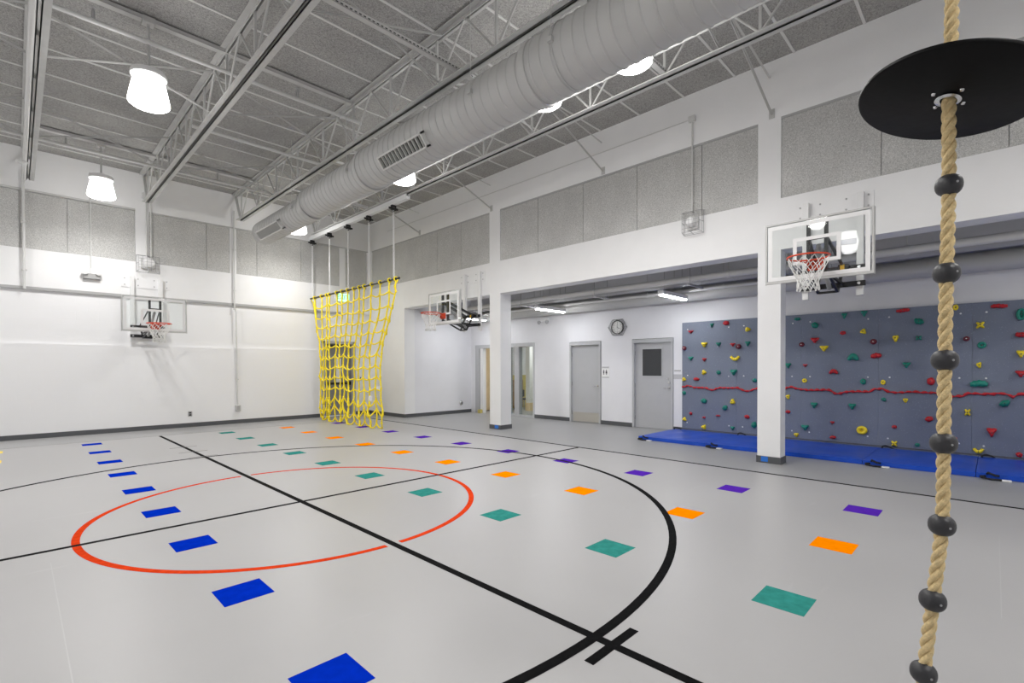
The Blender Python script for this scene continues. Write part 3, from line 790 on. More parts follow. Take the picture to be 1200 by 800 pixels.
for i in range(14):
    pts = [Vector((NX-.0,YT[i],3.545)), ND[i][0]]
    # loop over the bar
    m.torus((NX,YT[i],3.575), .045, .017, (0,1,0), 14, 6)
    cur = [Vector((NX,YT[i],3.53))]
    for j in range(ROWS):
        pnt = ND[i][j]
        mid = (cur[-1]+pnt)/2 + Vector((rn.uniform(-.01,.01), rn.uniform(-.012,.012)*(1+2*j/ROWS), 0))
        cur += [mid, pnt]
    m.tube(cur, .0195, 6)
for j in range(ROWS):
    for i in range(13):
        A, B = ND[i][j], ND[i+1][j]
        L = (B-A).length; sag = max(.055, (.42-L)*.46) + (.11 if j >= ROWS-3 else 0) + rn.uniform(-.01,.02)
        if j == 0: sag = .06
        pts = []
        for q in range(7):
            s_ = q/6.0; pnt = A.lerp(B, s_); pnt.z -= 4*s_*(1-s_)*sag; pnt.x -= 4*s_*(1-s_)*(.04 if j < ROWS-3 else .07)*(1 if i % 2 else -1)
            pnt.z = max(pnt.z, .018); pts.append(pnt)
        m.tube(pts, .0185, 6)
    for i in range(14):
        m.lathe([(0,-.03),(.024,-.024),(.031,0),(.024,.024),(0,.03)], ND[i][j], (.2,.5,1), 8)
# corner ropes from bar ends
m.tube([(NX,14.60,3.55),(NX,14.45,3.45),ND[0][1],], .0165, 6)
m.tube([(NX,9.85,3.55),(NX-.02,9.98,3.40),ND[13][1] if False else ND[13][0]], .0165, 6)
m.tube([(NX+.05,14.42,3.50),(NX+.05,14.36,3.1),(NX+.04,14.33,2.55)], .015, 6)
m.build('rope_mesh', M['yel'], t, smooth='all')
m = MB()
m.box((NX-.04,10.60,.98),(NX-.035,10.78,1.06)); m.box((NX-.05,10.98,.68),(NX-.045,11.12,.80))
m.build('care_tag', M['signw'], t)

# ---------------------------------------------------------------- far door and things behind the net
dr = MB(); dr.box((6.72,YB+.10,.01),(7.62,YB+.15,2.26)); d3 = struct('door_3', dr, M['door2'])
m = MB()
m.box((6.62,YB-.03,0),(6.70,YB+.2,2.33)); m.box((7.63,YB-.03,0),(7.71,YB+.2,2.33)); m.box((6.62,YB-.03,2.26),(7.71,YB+.2,2.34)); m.build('door_frame', M['frame'], d3)
m = MB(); m.box((7.12,YB+.095,.98),(7.28,YB+.10,1.80)); m.build('door_window', M['signw'], d3)
m = MB(); m.box((6.76,YB+.03,.98),(7.58,YB+.075,1.05)); m.box((6.76,YB+.03,.96),(6.84,YB+.11,1.07)); m.box((7.50,YB+.03,.96),(7.58,YB+.11,1.07)); m.build('panic_bar', M['black'], d3)
m = MB(); m.box((6.80,YB+.02,2.16),(7.15,YB+.10,2.22)); m.bar((7.1,YB+.0,2.20),(7.55,YB-.0,2.24),.02,.03); m.build('door_closer', M['black'], d3)
t = thing('exit_sign', (7.27,YB,3.6), 'green glowing exit sign on back wall behind the net top', 'exit sign')
m = MB(); m.bbox((7.04,YB-.06,3.58),(7.51,YB-.001,3.86),.008); m.build('housing', M['white'], t)
m = MB(); m.box((7.06,YB-.064,3.60),(7.49,YB-.061,3.84)); m.build('lit_face', M['exitg'], t)
text_part('EXIT', .19, 'letters', M['exitt'], t, ((7.275,YB-.0655,3.72),(1,0,0),(0,0,1)))
t = thing('wall_switch', (7.88,YB-.03,1.15), 'small dark switch on back wall right of the far door', 'light switch')
m = MB(); m.bbox((7.84,YB-.02,1.09),(7.93,YB-.012,1.24),.003); m.build('plate', M['signw'], t)
m = MB(); m.box((7.87,YB-.028,1.12),(7.90,YB-.02,1.20)); m.build('toggle', M['ink'], t)

# ---------------------------------------------------------------- alcove doors
def alc_door(nm, y0, y1, window, hand_low):
    # leaf recessed in a steel frame; y0 right jamb, y1 left jamb
    h = 2.09
    m = MB(); m.box((XA+.05,y0+.05,.012),(XA+.095,y1-.05,h))
    d = struct(nm, m, M['door'])
    m = MB(); m.box((XA-.018,y0-.0,0),(XA+.15,y0+.05,h+.02)); m.box((XA-.018,y1-.05,0),(XA+.15,y1,h+.02)); m.box((XA-.022,y0-.004,h+.012),(XA+.154,y1+.004,h+.095)); m.build('door_frame', M['frame'], d)
    if window:
        m = MB(); m.box((XA+.040,5.66,1.26),(XA+.05,6.22,1.97)); m.build('window_trim', M['door'], d)
        m = MB(); m.box((XA+.036,5.69,1.29),(XA+.041,6.19,1.94)); m.build('door_window', M['darkpane'], d)
    else:
        m = MB(); m.box((XA+.046,y0+.07,.02),(XA+.0505,y1-.07,.27)); m.build('kick_plate', M['kick'], d)
    yh = y0 + .12
    m = MB(); m.cyl((XA+.05,yh,1.0),(XA-.01,yh,1.0),.012,10); m.cyl((XA+.05,yh,1.0),(XA+.035,yh,1.0),.03,16)
    m.tube([(XA-.005,yh,1.0),(XA-.01,yh+.06,1.0),(XA-.008,yh+.12,.998)], .009, 8); m.build('door_handle', M['chrome'], d, smooth=True)
    if window:
        m = MB(); m.cyl((XA+.05,yh,1.13),(XA+.02,yh,1.13),.025,14); m.cyl((XA+.05,yh+.03,1.22),(XA+.025,yh+.03,1.22),.018,14); m.build('deadbolt', M['chrome'], d, smooth=True)
    m = MB()
    for z in (.25,1.05,1.85): m.box((XA+.03,y1-.056,z-.05),(XA+.05,y1-.046,z+.05))
    m.build('hinge', M['chrome'], d)
    return d
alc_door('door_1', 7.40, 8.42, False, 1)
alc_door('door_2', 5.37, 6.45, True, 1)
# dark space behind doors is closed by the leaf; glazed screen further left
m = MB()
for a, b in ((9.74,9.80),(10.38,10.57),(10.80,10.87),(12.20,12.40)): m.box((XA-.012,a,0),(XA+.148,b,2.135))
m.box((XA-.016,9.735,2.13),(XA+.152,12.405,2.245)); m.box((XA-.01,9.80,0),(XA+.13,10.38,.06)); m.box((XA-.01,10.57,0),(XA+.13,10.80,.06))
wn = struct('window_1', m, M['frame'])
m = MB(); m.box((XA+.05,9.80,.06),(XA+.058,10.38,2.13)); m.box((XA+.05,10.57,.06),(XA+.058,10.80,2.13)); m.build('glass_pane', M['pane'], wn)
m = MB(); m.box((XA-.0,12.03,0),(XA+.14,12.17,2.13)); m.build('door_leaf_edge', M['white'], wn)

# room behind the glazed screen
w = MB(); w.box((14.3,8.2,0),(14.6,12.62,3.0)); struct('wall_side_room_back', w, M['alc'])
w = MB(); w.box((14.28,8.2,0),(14.3,12.62,1.22)); struct('trim_4', w, M['dado'])
w = MB(); w.box((12.3,12.60,0),(14.28,12.62,1.22)); struct('trim_5', w, M['dado'])
w = MB(); w.box((XA+.15,8.1,0),(14.6,8.2,3.0)); struct('wall_side_room_near', w, M['sage'])
w = MB(); w.box((XA+.15,8.1,3.0),(14.6,12.8,3.1)); struct('ceiling_side_room', w, M['white'])
w = MB(); w.bbox((11.15,12.53,.02),(12.2,12.615,2.3),.005)
tag(w.build('wood_panel', M['warm']), 'warm pale wooden door panel glimpsed just left of the far column', 'wall panel')
t = thing('side_room_column', (12.5,11.50,0), 'slim white post with a tan base beyond the glass screen', 'post')
m = MB(); m.box((12.44,11.40,.28),(12.62,11.58,3.0)); m.build('shaft', M['white'], t)
m = MB(); m.box((12.43,11.39,0),(12.63,11.59,.28)); m.build('base', M['warm'], t)
t = thing('wooden_cabinet', (12.92,12.42,0), 'brown wooden cabinet in the room beyond the glass screen', 'cabinet')
m = MB(); m.bbox((12.72,12.27,.05),(13.04,12.59,1.05),.01); m.build('body', M['brown'], t)
m = MB(); m.box((12.74,12.255,.1),(13.02,12.268,1.0)); dd = m.build('door', M['brown'], t); k_ = MB(); k_.cyl((12.99,12.255,.6),(12.99,12.23,.6),.012,10); k_.build('knob', M['chrome'], dd)
t = thing('chair', (12.75,11.95,0), 'small dark chair standing beyond the glass screen beside the white post', 'chair')
m = MB(); m.bbox((12.60,11.80,.36),(12.90,12.10,.41),.015); m.build('seat', M['ink'], t)
m = MB(); m.bbox((12.60,12.08,.45),(12.90,12.12,.70),.012); m.box((12.73,12.09,.40),(12.77,12.11,.5)); m.build('backrest', M['ink'], t)
for dx in (-.12,.12):
    for dy in (-.12,.12):
        m = MB(); m.cyl((12.75+dx,11.95+dy,0),(12.75+dx*.9,11.95+dy*.9,.36),.012,8); m.build('leg', M['pipe'], t)
t = thing('side_room_fill', (12.6,10.6,2.98), 'unseen flat ceiling light added to light the room beyond the glass screen', 'ceiling light')  # fixture out of view, added to light the side room
m = MB(); m.box((12.0,10.2,2.95),(13.2,10.8,2.99)); m.build('frame', M['white'], t)
m = MB(); m.box((12.03,10.23,2.94),(13.17,10.77,2.951)); m.build('diffuser', M['roomglow'], t)
t = thing('mullion_foot', (XA-.08,12.1,0), 'small yellow foot of the white mullion left of the far column', 'block')  # foot of the white mullion, yellow as lit, built as a separate block
m = MB(); m.bbox((XA-.13,12.04,.0),(XA-.02,12.16,.12),.01); m.build('block', M['dado'], t)

# ---------------------------------------------------------------- clock, signs, small devices in the alcove
cc = Vector((XA,6.86,2.52)); rr_, uu_, nn_ = Vector((0,-1,0)), Vector((0,0,1)), Vector((-1,0,0))
t = thing('wall_clock', cc, 'round white wall clock inside a wire guard above the alcove doors', 'clock')
R = .165
m = MB(); m.lathe([(0,0),(R,0),(R+.012,.02),(R+.012,.06),(R-.006,.068),(R-.010,.045),(0,.045)], cc, nn_, 44); m.build('case', M['black'], t, smooth=True)
m = MB(); m.lathe([(0,.046),(R-.010,.046),(R-.010,.048),(0,.048)], cc, nn_, 44); fc = m.build('face', M['clockf'], t)
for k in range(1, 13):
    th = PI/2 - 2*PI*k/12
    text_part(str(k), .036, 'numeral', M['ink'], fc, (cc + rr_*math.cos(th)*.122 + uu_*math.sin(th)*.122 + nn_*.0485, rr_, uu_), .0004)
for nm_, ang_, L_, w_ in (('hour_hand', -30, .075, .010), ('minute_hand', 90, .115, .007)):
    th = math.radians(ang_); d_ = rr_*math.cos(th)+uu_*math.sin(th)
    m = MB(); m.bar(cc + nn_*.052 - d_*.02, cc + nn_*.052 + d_*L_, w_, .002, nn_); m.build(nm_, M['ink'], t)
m = MB(); cage(m, cc, rr_, uu_, nn_, .26, .235, .12, hexa=True, r=.0055); m.build('wire_guard', M['galv'], t)

t = thing('restroom_sign', (XA,7.26,1.36), 'small white restroom sign with two figures beside the plain grey door', 'sign')
m = MB(); m.bbox((XA-.008,7.13,1.24),(XA-.0005,7.36,1.50),.001); m.build('plate', M['signw'], t)
m = MB()
for yy, sk in ((7.295,0),(7.215,1)):
    x_ = XA-.0095
    m.lathe([(0,.0),(.014,0),(.014,.0015),(0,.0015)], (XA-.008,yy,1.425), (-1,0,0), 14)
    w_ = .018 if not sk else .028
    m.prism([(x_,yy-.018,1.405),(x_,yy+.018,1.405),(x_,yy+w_,1.34),(x_,yy-w_,1.34)], (.0015,0,0))
    m.prism([(x_,yy-.012,1.34),(x_,yy-.003,1.34),(x_,yy-.003,1.30),(x_,yy-.012,1.30)], (.0015,0,0))
    m.prism([(x_,yy+.003,1.34),(x_,yy+.012,1.34),(x_,yy+.012,1.30),(x_,yy+.003,1.30)], (.0015,0,0))
m.build('pictogram', M['ink'], t)
m = MB(); m.box((XA-.009,7.14,1.475),(XA-.0005,7.35,1.515)); m.box((XA-.009,7.14,1.225),(XA-.0005,7.35,1.252)); m.build('text_strip', M['signg'], t)
t = thing('room_sign', (XA,5.27,1.35), 'grey room sign beside the windowed door at the climbing wall', 'sign')
m = MB(); m.bbox((XA-.008,5.16,1.22),(XA-.0005,5.36,1.33),.001); m.build('plate', M['signg'], t)
m = MB(); m.box((XA-.008,5.18,1.40),(XA-.0005,5.34,1.43)); m.build('name_strip', M['pipe'], t)
t = thing('round_wall_device', (10.4,12.62,.33), 'small round fixture low on the alcove end wall', 'outlet')
m = MB(); m.lathe([(0,.02),(.05,.02),(.07,.01),(.075,0),(0,0)], (10.40,12.608,.33), (0,-1,0), 20); m.build('cover', M['chrome'], t, smooth=True)
m = MB(); m.lathe([(0,.024),(.03,.024),(.03,.018),(0,.018)], (10.40,12.608,.33), (0,-1,0), 16); m.build('socket', M['ink'], t)
t = thing('emergency_light', (10.75,9.3,2.85), 'small twin head emergency light high on the alcove back wall', 'emergency light')
m = MB(); m.bbox((XA-.07,9.16,2.84),(XA,9.46,2.95),.006); m.build('body', M['wall'], t)
for dy in (-.15,.15):
    m = MB(); m.lathe([(0,0),(.03,0),(.055,.04),(.058,.06),(.045,.06),(.04,.045),(0,.04)], (XA-.07,9.31+dy,2.82), (-1,0,-.3), 18); m.build('lamp_head', M['signg'], t, smooth=True)

# alcove strip lights
for k, (y, lab) in enumerate(((11.25,'white strip light glimpsed between the far hoop and far column'),(8.15,'white strip light in the alcove, second from the far end'),(4.80,'white strip light in the alcove above the climbing wall\'s left edge'),(-1.9,'white strip light in the alcove past the photo\'s right edge'))):  # last strip is unseen, kept for the light it gives
    t = thing('strip_light', (9.7,y,2.98), lab, 'strip light', 'strip lights in the alcove')
    m = MB(); m.bbox((9.15,y-.06,2.97),(10.25,y+.06,3.05),.006); m.build('housing', M['white'], t)
    m = MB(); m.bbox((9.16,y-.042,2.945),(10.24,y+.042,2.975),.01); m.build('diffuser', M['strip'], t)
    for x in (9.3,10.1):
        m = MB(); m.cyl((x,y,3.05),(x,y,ZA),.004,6); m.build('hanger', M['galv'], t)

# alcove pipes
def pipeY(x, z, r, y0, y1, label, name='alcove_pipe', cat='pipe', mt='pipe', cl=()):
    m = MB(); m.tube([(x,y0,z),(x,(y0+y1)/2,z),(x,y1,z)], r, 20)
    for y in cl:
        m.lathe([(r,-.03),(r+.008,-.03),(r+.008,.03),(r,.03)], (x,y,z), (0,1,0), 20); m.cyl((x,y,z+r),(x,y,ZA),.006,6)
    tag(m.build(name, M[mt], smooth=True), label, cat, 'pipes under the alcove ceiling')
pipeY(9.0, 3.17, .060, YF+.1, 12.5, 'pale pipe under the alcove ceiling nearest the beam', mt='conw', cl=(6.3,.9,10.9,-1.5,3.4))
pipeY(9.62, 3.24, .095, YF+.1, 12.5, 'thick grey pipe under the alcove ceiling, second from the beam', mt='pipe', cl=(7.6,2.6))
pipeY(10.05, 3.12, .035, 2.2, 12.5, 'thin pale pipe under the alcove ceiling between the thicker pipes', mt='conw', cl=(8.7,5.6,3.9))
pipeY(10.55, 3.12, .16, YF+.1, 12.5, 'fat insulated pipe along the top of the alcove back wall', mt='steel2', cl=(5.2,1.6,8.9))
for k, y in enumerate((1.9,4.05,6.2,8.4)):
    m = MB(); m.box((8.8,y-.02,3.02),(9.4,y+.02,3.05)); m.cyl((8.85,y,3.05),(8.85,y,ZA),.006,6); m.cyl((9.35,y,3.05),(9.35,y,ZA),.006,6)
    tag(m.build('pipe_hanger', M['galv']), 'short strut hanger under the pipe nearest the beam, %s from right' % ORD[k], 'pipe hanger', 'strut hangers under the alcove pipe')

# ---------------------------------------------------------------- climbing wall
XW = 10.72
t = thing('climbing_wall', (XW,2.0,0), 'grey blue speckled climbing wall panels along the alcove back', 'climbing wall')
for k in range(6):
    y1 = 5.09 - k*1.21; y0 = y1 - 1.21
    m = MB(); m.bbox((XW,y0+.0012,.0),(XA-.001,y1-.0012,2.51),.0015); pn = m.build('wall_panel', M['board'], t)
HOLDS=[("g","w",4.41,2.41,0.084,0.084),("r","b",4.1,2.44,0.126,0.11),("r","w",4.88,2.29,0.119,0.067),("y","k",3.66,2.28,0.118,0.107),("m","n",5.03,1.93,0.101,0.097),("y","w",4.57,1.99,0.134,0.113),("g","w",4.26,1.99,0.11,0.083),("r","w",3.96,1.97,0.106,0.073),("m","n",3.84,1.93,0.104,0.108),("g","w",3.66,1.98,0.102,0.107),("g","w",4.88,1.69,0.119,0.087),("r","w",4.57,1.66,0.096,0.076),("y","c",3.91,1.69,0.21,0.127),("y","k",4.58,1.38,0.105,0.114),("g","b",4.26,1.38,0.092,0.093),("g","w",3.94,1.38,0.141,0.127),("y","k",5.04,1.22,0.102,0.097),("r","b",4.75,1.23,0.137,0.076),("g","b",3.52,1.22,0.1,0.088),("g","b",5.04,0.91,0.102,0.088),("g","b",4.58,0.75,0.134,0.114),("g","b",4.12,0.62,0.108,0.119),("y","k",3.96,0.76,0.106,0.127),("r","b",4.88,0.45,0.08,0.068),("r","b",4.58,0.38,0.077,0.047),("r","b",4.27,0.44,0.092,0.046),("r","b",3.67,0.46,0.11,0.08),("g","b",3.53,0.3,0.117,0.133),("y","k",5.03,0.31,0.102,0.098),("y","k",4.58,0.17,0.115,0.114),("g","w",3.96,0.19,0.088,0.082),("g","b",2.74,2.43,0.104,0.067),("g","b",2.44,2.29,0.128,0.114),("g","w",1.97,2.43,0.086,0.11),("g","w",1.67,2.45,0.101,0.107),("r","b",1.99,2.12,0.093,0.079),("y","k",1.68,2.13,0.101,0.107),("m","n",2.66,1.93,0.088,0.099),("r","w",2.44,2.0,0.142,0.106),("y","w",2.29,1.84,0.139,0.113),("g","w",2.9,1.52,0.106,0.101),("r","w",2.6,1.52,0.08,0.058),("g","a",1.83,1.66,0.168,0.155),("r","a",2.13,1.4,0.149,0.111),("y","o",2.61,1.23,0.087,0.083),("g","b",1.68,1.23,0.088,0.123),("y","k",2.9,0.91,0.084,0.101),("r","b",2.9,0.61,0.091,0.068),("g","w",2.45,0.76,0.114,0.114),("g","w",1.84,0.77,0.117,0.109),("r","w",2.15,0.45,0.068,0.056),("g","w",2.6,0.32,0.131,0.107),("y","k",2.75,0.17,0.089,0.084),("y","o",1.69,0.35,0.165,0.154),("r","b",2.14,0.18,0.109,0.064),("r","l",1.12,2.46,0.208,0.066),("g","l",0.91,2.26,0.134,0.101),("m","n",1.53,1.94,0.099,0.106),("y","k",1.22,1.99,0.094,0.133),("g","x",0.91,1.98,0.106,0.094),("r","l",1.49,1.69,0.171,0.091),("g","w",1.07,1.52,0.114,0.102),("y","o",1.39,1.22,0.072,0.09),("r","b",0.75,1.25,0.119,0.128),("g","b",1.38,0.92,0.072,0.075),("y","k",1.08,0.92,0.075,0.088),("r","b",0.77,0.62,0.109,0.1),("r","b",1.23,0.45,0.071,0.067),("y","x",1.23,0.16,0.106,0.119),("g","b",0.92,0.17,0.067,0.072),("y","o",0.45,2.45,0.072,0.097),("r","l",-0.05,2.43,0.216,0.066),("g","o",-0.29,2.28,0.117,0.181),("y","x",0.16,2.15,0.127,0.135),("m","n",0.32,1.94,0.08,0.096),("g","o",0.14,1.83,0.107,0.108),("r","l",-0.29,1.98,0.144,0.078),("y","w",-0.29,1.68,0.099,0.117),("y","k",0.17,1.52,0.068,0.108),("r","w",-0.29,1.38,0.126,0.104),("g","l",0.17,1.22,0.235,0.108),("g","l",-0.12,0.93,0.121,0.105),("y","x",0.3,0.76,0.09,0.137),("r","w",0.02,0.46,0.114,0.147),("y","c",0.17,0.17,0.127,0.108),("r","b",-0.28,0.15,0.081,0.078),("r","b",0.44,0.32,0.051,0.056)]
STRIP=[(5.08,1.04),(4.93,1.08),(4.8,1.04),(4.54,1.04),(4.4,0.99),(4.24,1.05),(3.99,1.05),(3.85,1.06),(3.75,1.01),(3.65,0.99),(3.47,1.06),(2.95,1.07),(2.85,1.11),(2.73,1.07),(2.54,1.05),(2.32,1.06),(2.21,1.07),(2.08,0.99),(1.92,1.04),(1.76,1.05),(1.59,1.05),(1.51,1.1),(1.4,1.11),(1.29,1.05),(1.15,1.05),(0.99,1.07),(0.81,1.06),(0.66,1.06),(0.48,1.01),(0.36,1.02),(0.29,1.07),(0.14,1.06),(-0.0,1.07),(-0.11,1.08),(-0.21,1.03),(-0.27,1.07),(-0.32,1.09)]
DOTS=[(4.96,2.35),(4.05,2.35),(3.74,2.36),(4.96,1.31),(4.05,1.3),(3.74,1.31),(4.97,0.24),(4.04,0.24),(3.76,0.24),(2.82,2.35),(2.52,2.36),(2.83,1.31),(2.52,1.31),(2.83,0.24),(2.53,0.24),(1.61,2.35),(1.31,2.36),(1.61,1.31),(1.3,1.31),(1.61,0.25),(1.32,0.24),(0.39,2.35),(0.09,2.35),(0.4,1.31),(0.09,1.31),(0.4,0.25),(0.11,0.24)]

mm = MB()
for y, z in DOTS:
    mm2 = MB(); mm2.lathe([(0,.004),(.010,.004),(.014,0),(0,0)], (XW,y,z), (-1,0,0), 10); mm2.build('panel_bolt', M['signw'], t)

def dome(m, y, z, outline, d, rings=((1,0),(.93,.45),(.75,.78),(.45,.95))):
    # outline: list of (dy,dz); builds a domed lump standing off the wall towards -X
    n = len(outline); vs = []; fs = []
    for s_, h in rings:
        for (a, b) in outline: vs.append((XW - d*h, y + a*s_, z + b*s_))
    vs.append((XW - d, y + sum(a for a,_ in outline)/n*.2, z))
    for k in range(len(rings)-1):
        for i in range(n):
            j = (i+1) % n; fs.append((k*n+i, k*n+j, (k+1)*n+j, (k+1)*n+i))
    L = (len(rings)-1)*n
    for i in range(n): fs.append((L+i, L+(i+1) % n, len(vs)-1))
    m.add(vs, fs)
CM = {'r':('red','red'),'g':('green','green'),'y':('yellow','yellow'),'m':('maroon','maroon')}
SH = {'w':'wedge-shaped','b':'rounded','k':'knobbly','n':'knob-shaped','c':'curved','a':'arched','o':'ring-shaped','x':'star-shaped','l':'bar-shaped'}
rh = random.Random(5)
def ztone(z): return 'above' if z > 1.07 else 'below'
zones = {}
for q in sorted(HOLDS, key=lambda h: -h[2]):
    c, k, y, z, w_, h_ = q
    zone = ('left' if y > 3.3 else 'right', ztone(z), c)
    zones.setdefault(zone, []).append(q)
for zone, L in zones.items():
    for idx, (c, k, y, z, w_, h_) in enumerate(L):
        cn, mn = CM[c]
        side = 'left of near column' if zone[0] == 'left' else 'right of near column'
        size = 'small' if max(w_,h_) < .09 else ('large' if max(w_,h_) > .14 else 'medium')
        label = '%s %s %s hold %s red strip %s, %s %s from left' % (size, SH[k], cn, zone[1], side, ORD[idx], cn)
        t = thing('climbing_hold', (XW, y, z), label, 'climbing hold', '%s holds on the climbing wall' % cn)
        m = MB(); a, b = w_/2, h_/2; N = 22; d = max(.030, min(.075, (a+b)*.55))
        ol = []
        ph = rh.uniform(0, 6)
        for i in range(N):
            th = 2*PI*i/N; ct, st = math.cos(th), math.sin(th); r = 1
            if k == 'w':
                # flat top, pointed lower side
                r = 1/max(abs(ct)*.75 + max(0,-st)*.95, st*1.0 if st > 0 else 0, .62)
                r = min(r, 1.25)
            elif k == 'k': r = .86 + .17*math.sin(3*th+ph)
            elif k == 'x': r = .74 + .30*math.cos(4*(th-PI/4)+0)
            elif k == 'b': r = .95 + .07*math.sin(2*th+ph) + .05*math.sin(5*th+ph)
            elif k == 'l': r = 1.0 + .04*math.sin(7*th+ph)
            ol.append((a*ct*r, b*st*r))
        if k == 'w':
            W0 = [(-1,.95),(-.5,1),(0,.92),(.5,1),(1,.9),(.98,.55),(.7,.15),(.42,-.3),(.3,-.75),(.02,-1),(-.25,-.85),(-.4,-.4),(-.72,.05),(-1,.5)]
            ol = [(a*p_*(1 if idx % 2 else -1), b*q_) for p_, q_ in W0]
            if not idx % 2: ol = ol[::-1]
        if k == 'l':
            pts = []; rad = []
            for i in range(11):
                s_ = -1 + 2*i/10; pts.append((XW-.022, y + s_*a*.86, z + .012*math.sin(3*s_+ph)*h_/.07*.5)); rad.append(b*(.55+.42*math.sqrt(max(0,1-s_*s_)))*(1+.20*math.sin(12*s_+ph)))
            m.tube(pts, rad, 10)
        elif k == 'o':
            rt = min(a,b)*.36
            N2 = 22; m.tube([(XW-rt*1.05, y+math.cos(2*PI*i/N2)*(a-rt), z+math.sin(2*PI*i/N2)*(b-rt)+b*.06) for i in range(N2)], rt, 10, closed=True)
            m.lathe([(0,.02),(min(a,b)*.5,.018),(min(a,b)*.55,0)], (XW,y,z), (-1,0,0), 14)
        elif k in 'ac':
            pts = []; rad = []
            for i in range(13):
                s_ = -1 + 2*i/12
                zz = (1-s_*s_)*b*1.15 - b*.55 if k == 'a' else -(1-s_*s_)*b*1.0 + b*.5
                pts.append((XW-.026, y+s_*a*.80, z+zz)); rad.append(b*.42*(.8+.35*math.cos(s_*1.4)))
            m.tube(pts, rad, 10)
            if k == 'a': m.tube([(XW-.02,y+a*.5,z-b*.1),(XW-.028,y,z+b*.05),(XW-.02,y-a*.5,z-b*.1)], b*.42, 10)
        elif k == 'n':
            rr0 = min(a,b); m.lathe([(rr0,0),(rr0*1.02,.02),(rr0*.9,.045),(rr0*.55,.06),(rr0*.3,.052),(0,.05)], (XW,y,z), (-1,0,0), 20)
        else: dome(m, y, z, ol, d)
        m.build('grip', M[mn], t, smooth='all')
        bm_ = 'chrome' if k == 'n' else 'ink'
        dd_ = {'l':.022+b*.9,'o':.021,'a':.028+b*.4,'c':.028+b*.4,'n':.053}.get(k, d)
        zz_ = z + (b*.05 if k != 'c' else -b*.45)
        m = MB(); m.lathe([(0,.004),(.008,.004),(.010,0),(.010,-.01),(0,-.01)], (XW-dd_,y,zz_), (-1,0,0), 10); m.build('bolt', M[bm_], t)

# red wavy strip across the wall: a run of joined lumps
m = MB(); pts = []
for i in range(len(STRIP)-1):
    (ya, za_), (yb, zb_) = STRIP[i], STRIP[i+1]
    n_ = max(2, int(abs(ya-yb)/.03))
    for q in range(n_):
        s_ = q/n_; pts.append((XW-.018, ya+(yb-ya)*s_, za_+(zb_-za_)*s_))
pts.append((XW-.018, -1.2, 1.06))
pts2 = []; rad = []
for i, p_ in enumerate(pts):
    pts2.append((p_[0] + .004*math.sin(i*2.3), p_[1], p_[2] + .006*math.sin(i*1.9))); rad.append(.018 + .009*math.sin(i*2.2) + rh.uniform(-.003,.003))
m.tube(pts2, rad, 8)
tag(m.build('traverse_strip', M['red'], smooth='all'), 'long wavy red grip strip running across the whole climbing wall', 'grip strip')
m = MB(); m.box((XW-.004,-2.1,.085),(XW-.0005,5.09,.105)); m.build('lower_edge_strip', M['base'], bpy.data.objects['climbing_wall'])

# ---------------------------------------------------------------- floor mats
SEAM = [5.27, 3.86, 1.43, .17, -2.2]
ML = ['blue vinyl floor mat at the left end of the climbing wall','blue vinyl floor mat behind the near wall column',
      'blue vinyl floor mat, short one between the near column and the rope','blue vinyl floor mat at the photo\'s right edge under the climbing wall']
for k in range(4):
    y1, y0 = SEAM[k], SEAM[k+1]
    t = thing('gym_mat', (9.9,(y0+y1)/2,0), ML[k], 'floor mat', 'blue mats under the climbing wall')
    # top sheet with slight wrinkles
    m = MB(); nx_, ny_ = 18, 26; x0, x1 = 9.10, XW-.006; vs = []; fs = []
    rw = random.Random(20+k)
    for i in range(nx_+1):
        for j in range(ny_+1):
            u, v = i/nx_, j/ny_; ed = min(u,1-u,v,1-v)
            z = .070 + .010*min(1,ed*9) + .006*math.sin(u*9+v*4+k)*min(1,ed*6) + .006*math.sin(v*17+u*6)*min(1,ed*6)
            vs.append((x0+(x1-x0)*u, y0+.003+(y1-y0-.006)*v, z))
    for i in range(nx_):
        for j in range(ny_):
            a = i*(ny_+1)+j; fs.append((a,a+1,a+ny_+2,a+ny_+1))
    o_ = len(vs); ring = [(i,0) for i in range(nx_+1)] + [(nx_,j) for j in range(1,ny_+1)] + [(i,ny_) for i in range(nx_-1,-1,-1)] + [(0,j) for j in range(ny_-1,0,-1)]
    for (i,j) in ring: q = vs[i*(ny_+1)+j]; vs.append((q[0],q[1],.003))
    for a in range(len(ring)):
        b = (a+1) % len(ring); fs.append((ring[a][0]*(ny_+1)+ring[a][1], ring[b][0]*(ny_+1)+ring[b][1], o_+b, o_+a))
    m.add(vs, fs); m.build('mat_cover', M['matb'], t, smooth=True)
    # webbing strap at the front left corner with a white end tag
    yc = y1 - .07
    m = MB(); m.tube([(9.10,yc-.02,.03),(9.02,yc+.02,.035),(8.98,yc+.01,.028),(8.98,yc-.08,.016),(9.0,yc-.18,.014)], .014, 6); m.tube([(9.11,yc-.04,.06),(9.07,yc-.05,.085),(9.04,yc-.12,.06),(9.10,yc-.15,.05)], .014, 6)
    m.build('carry_strap', M['strap'], t, smooth=True)
    m = MB(); m.bbox((8.97,yc-.27,.004),(9.04,yc-.18,.022),.003); m.build('strap_tag', M['signw'], t)
    m = MB(); m.tube([(10.62,yc+.03,.07),(10.62,yc+.02,.11),(10.64,yc-.02,.12),(10.66,yc-.08,.10),(10.66,yc-.12,.07)], .013, 6); m.build('carry_strap', M['strap'], t, smooth=True)

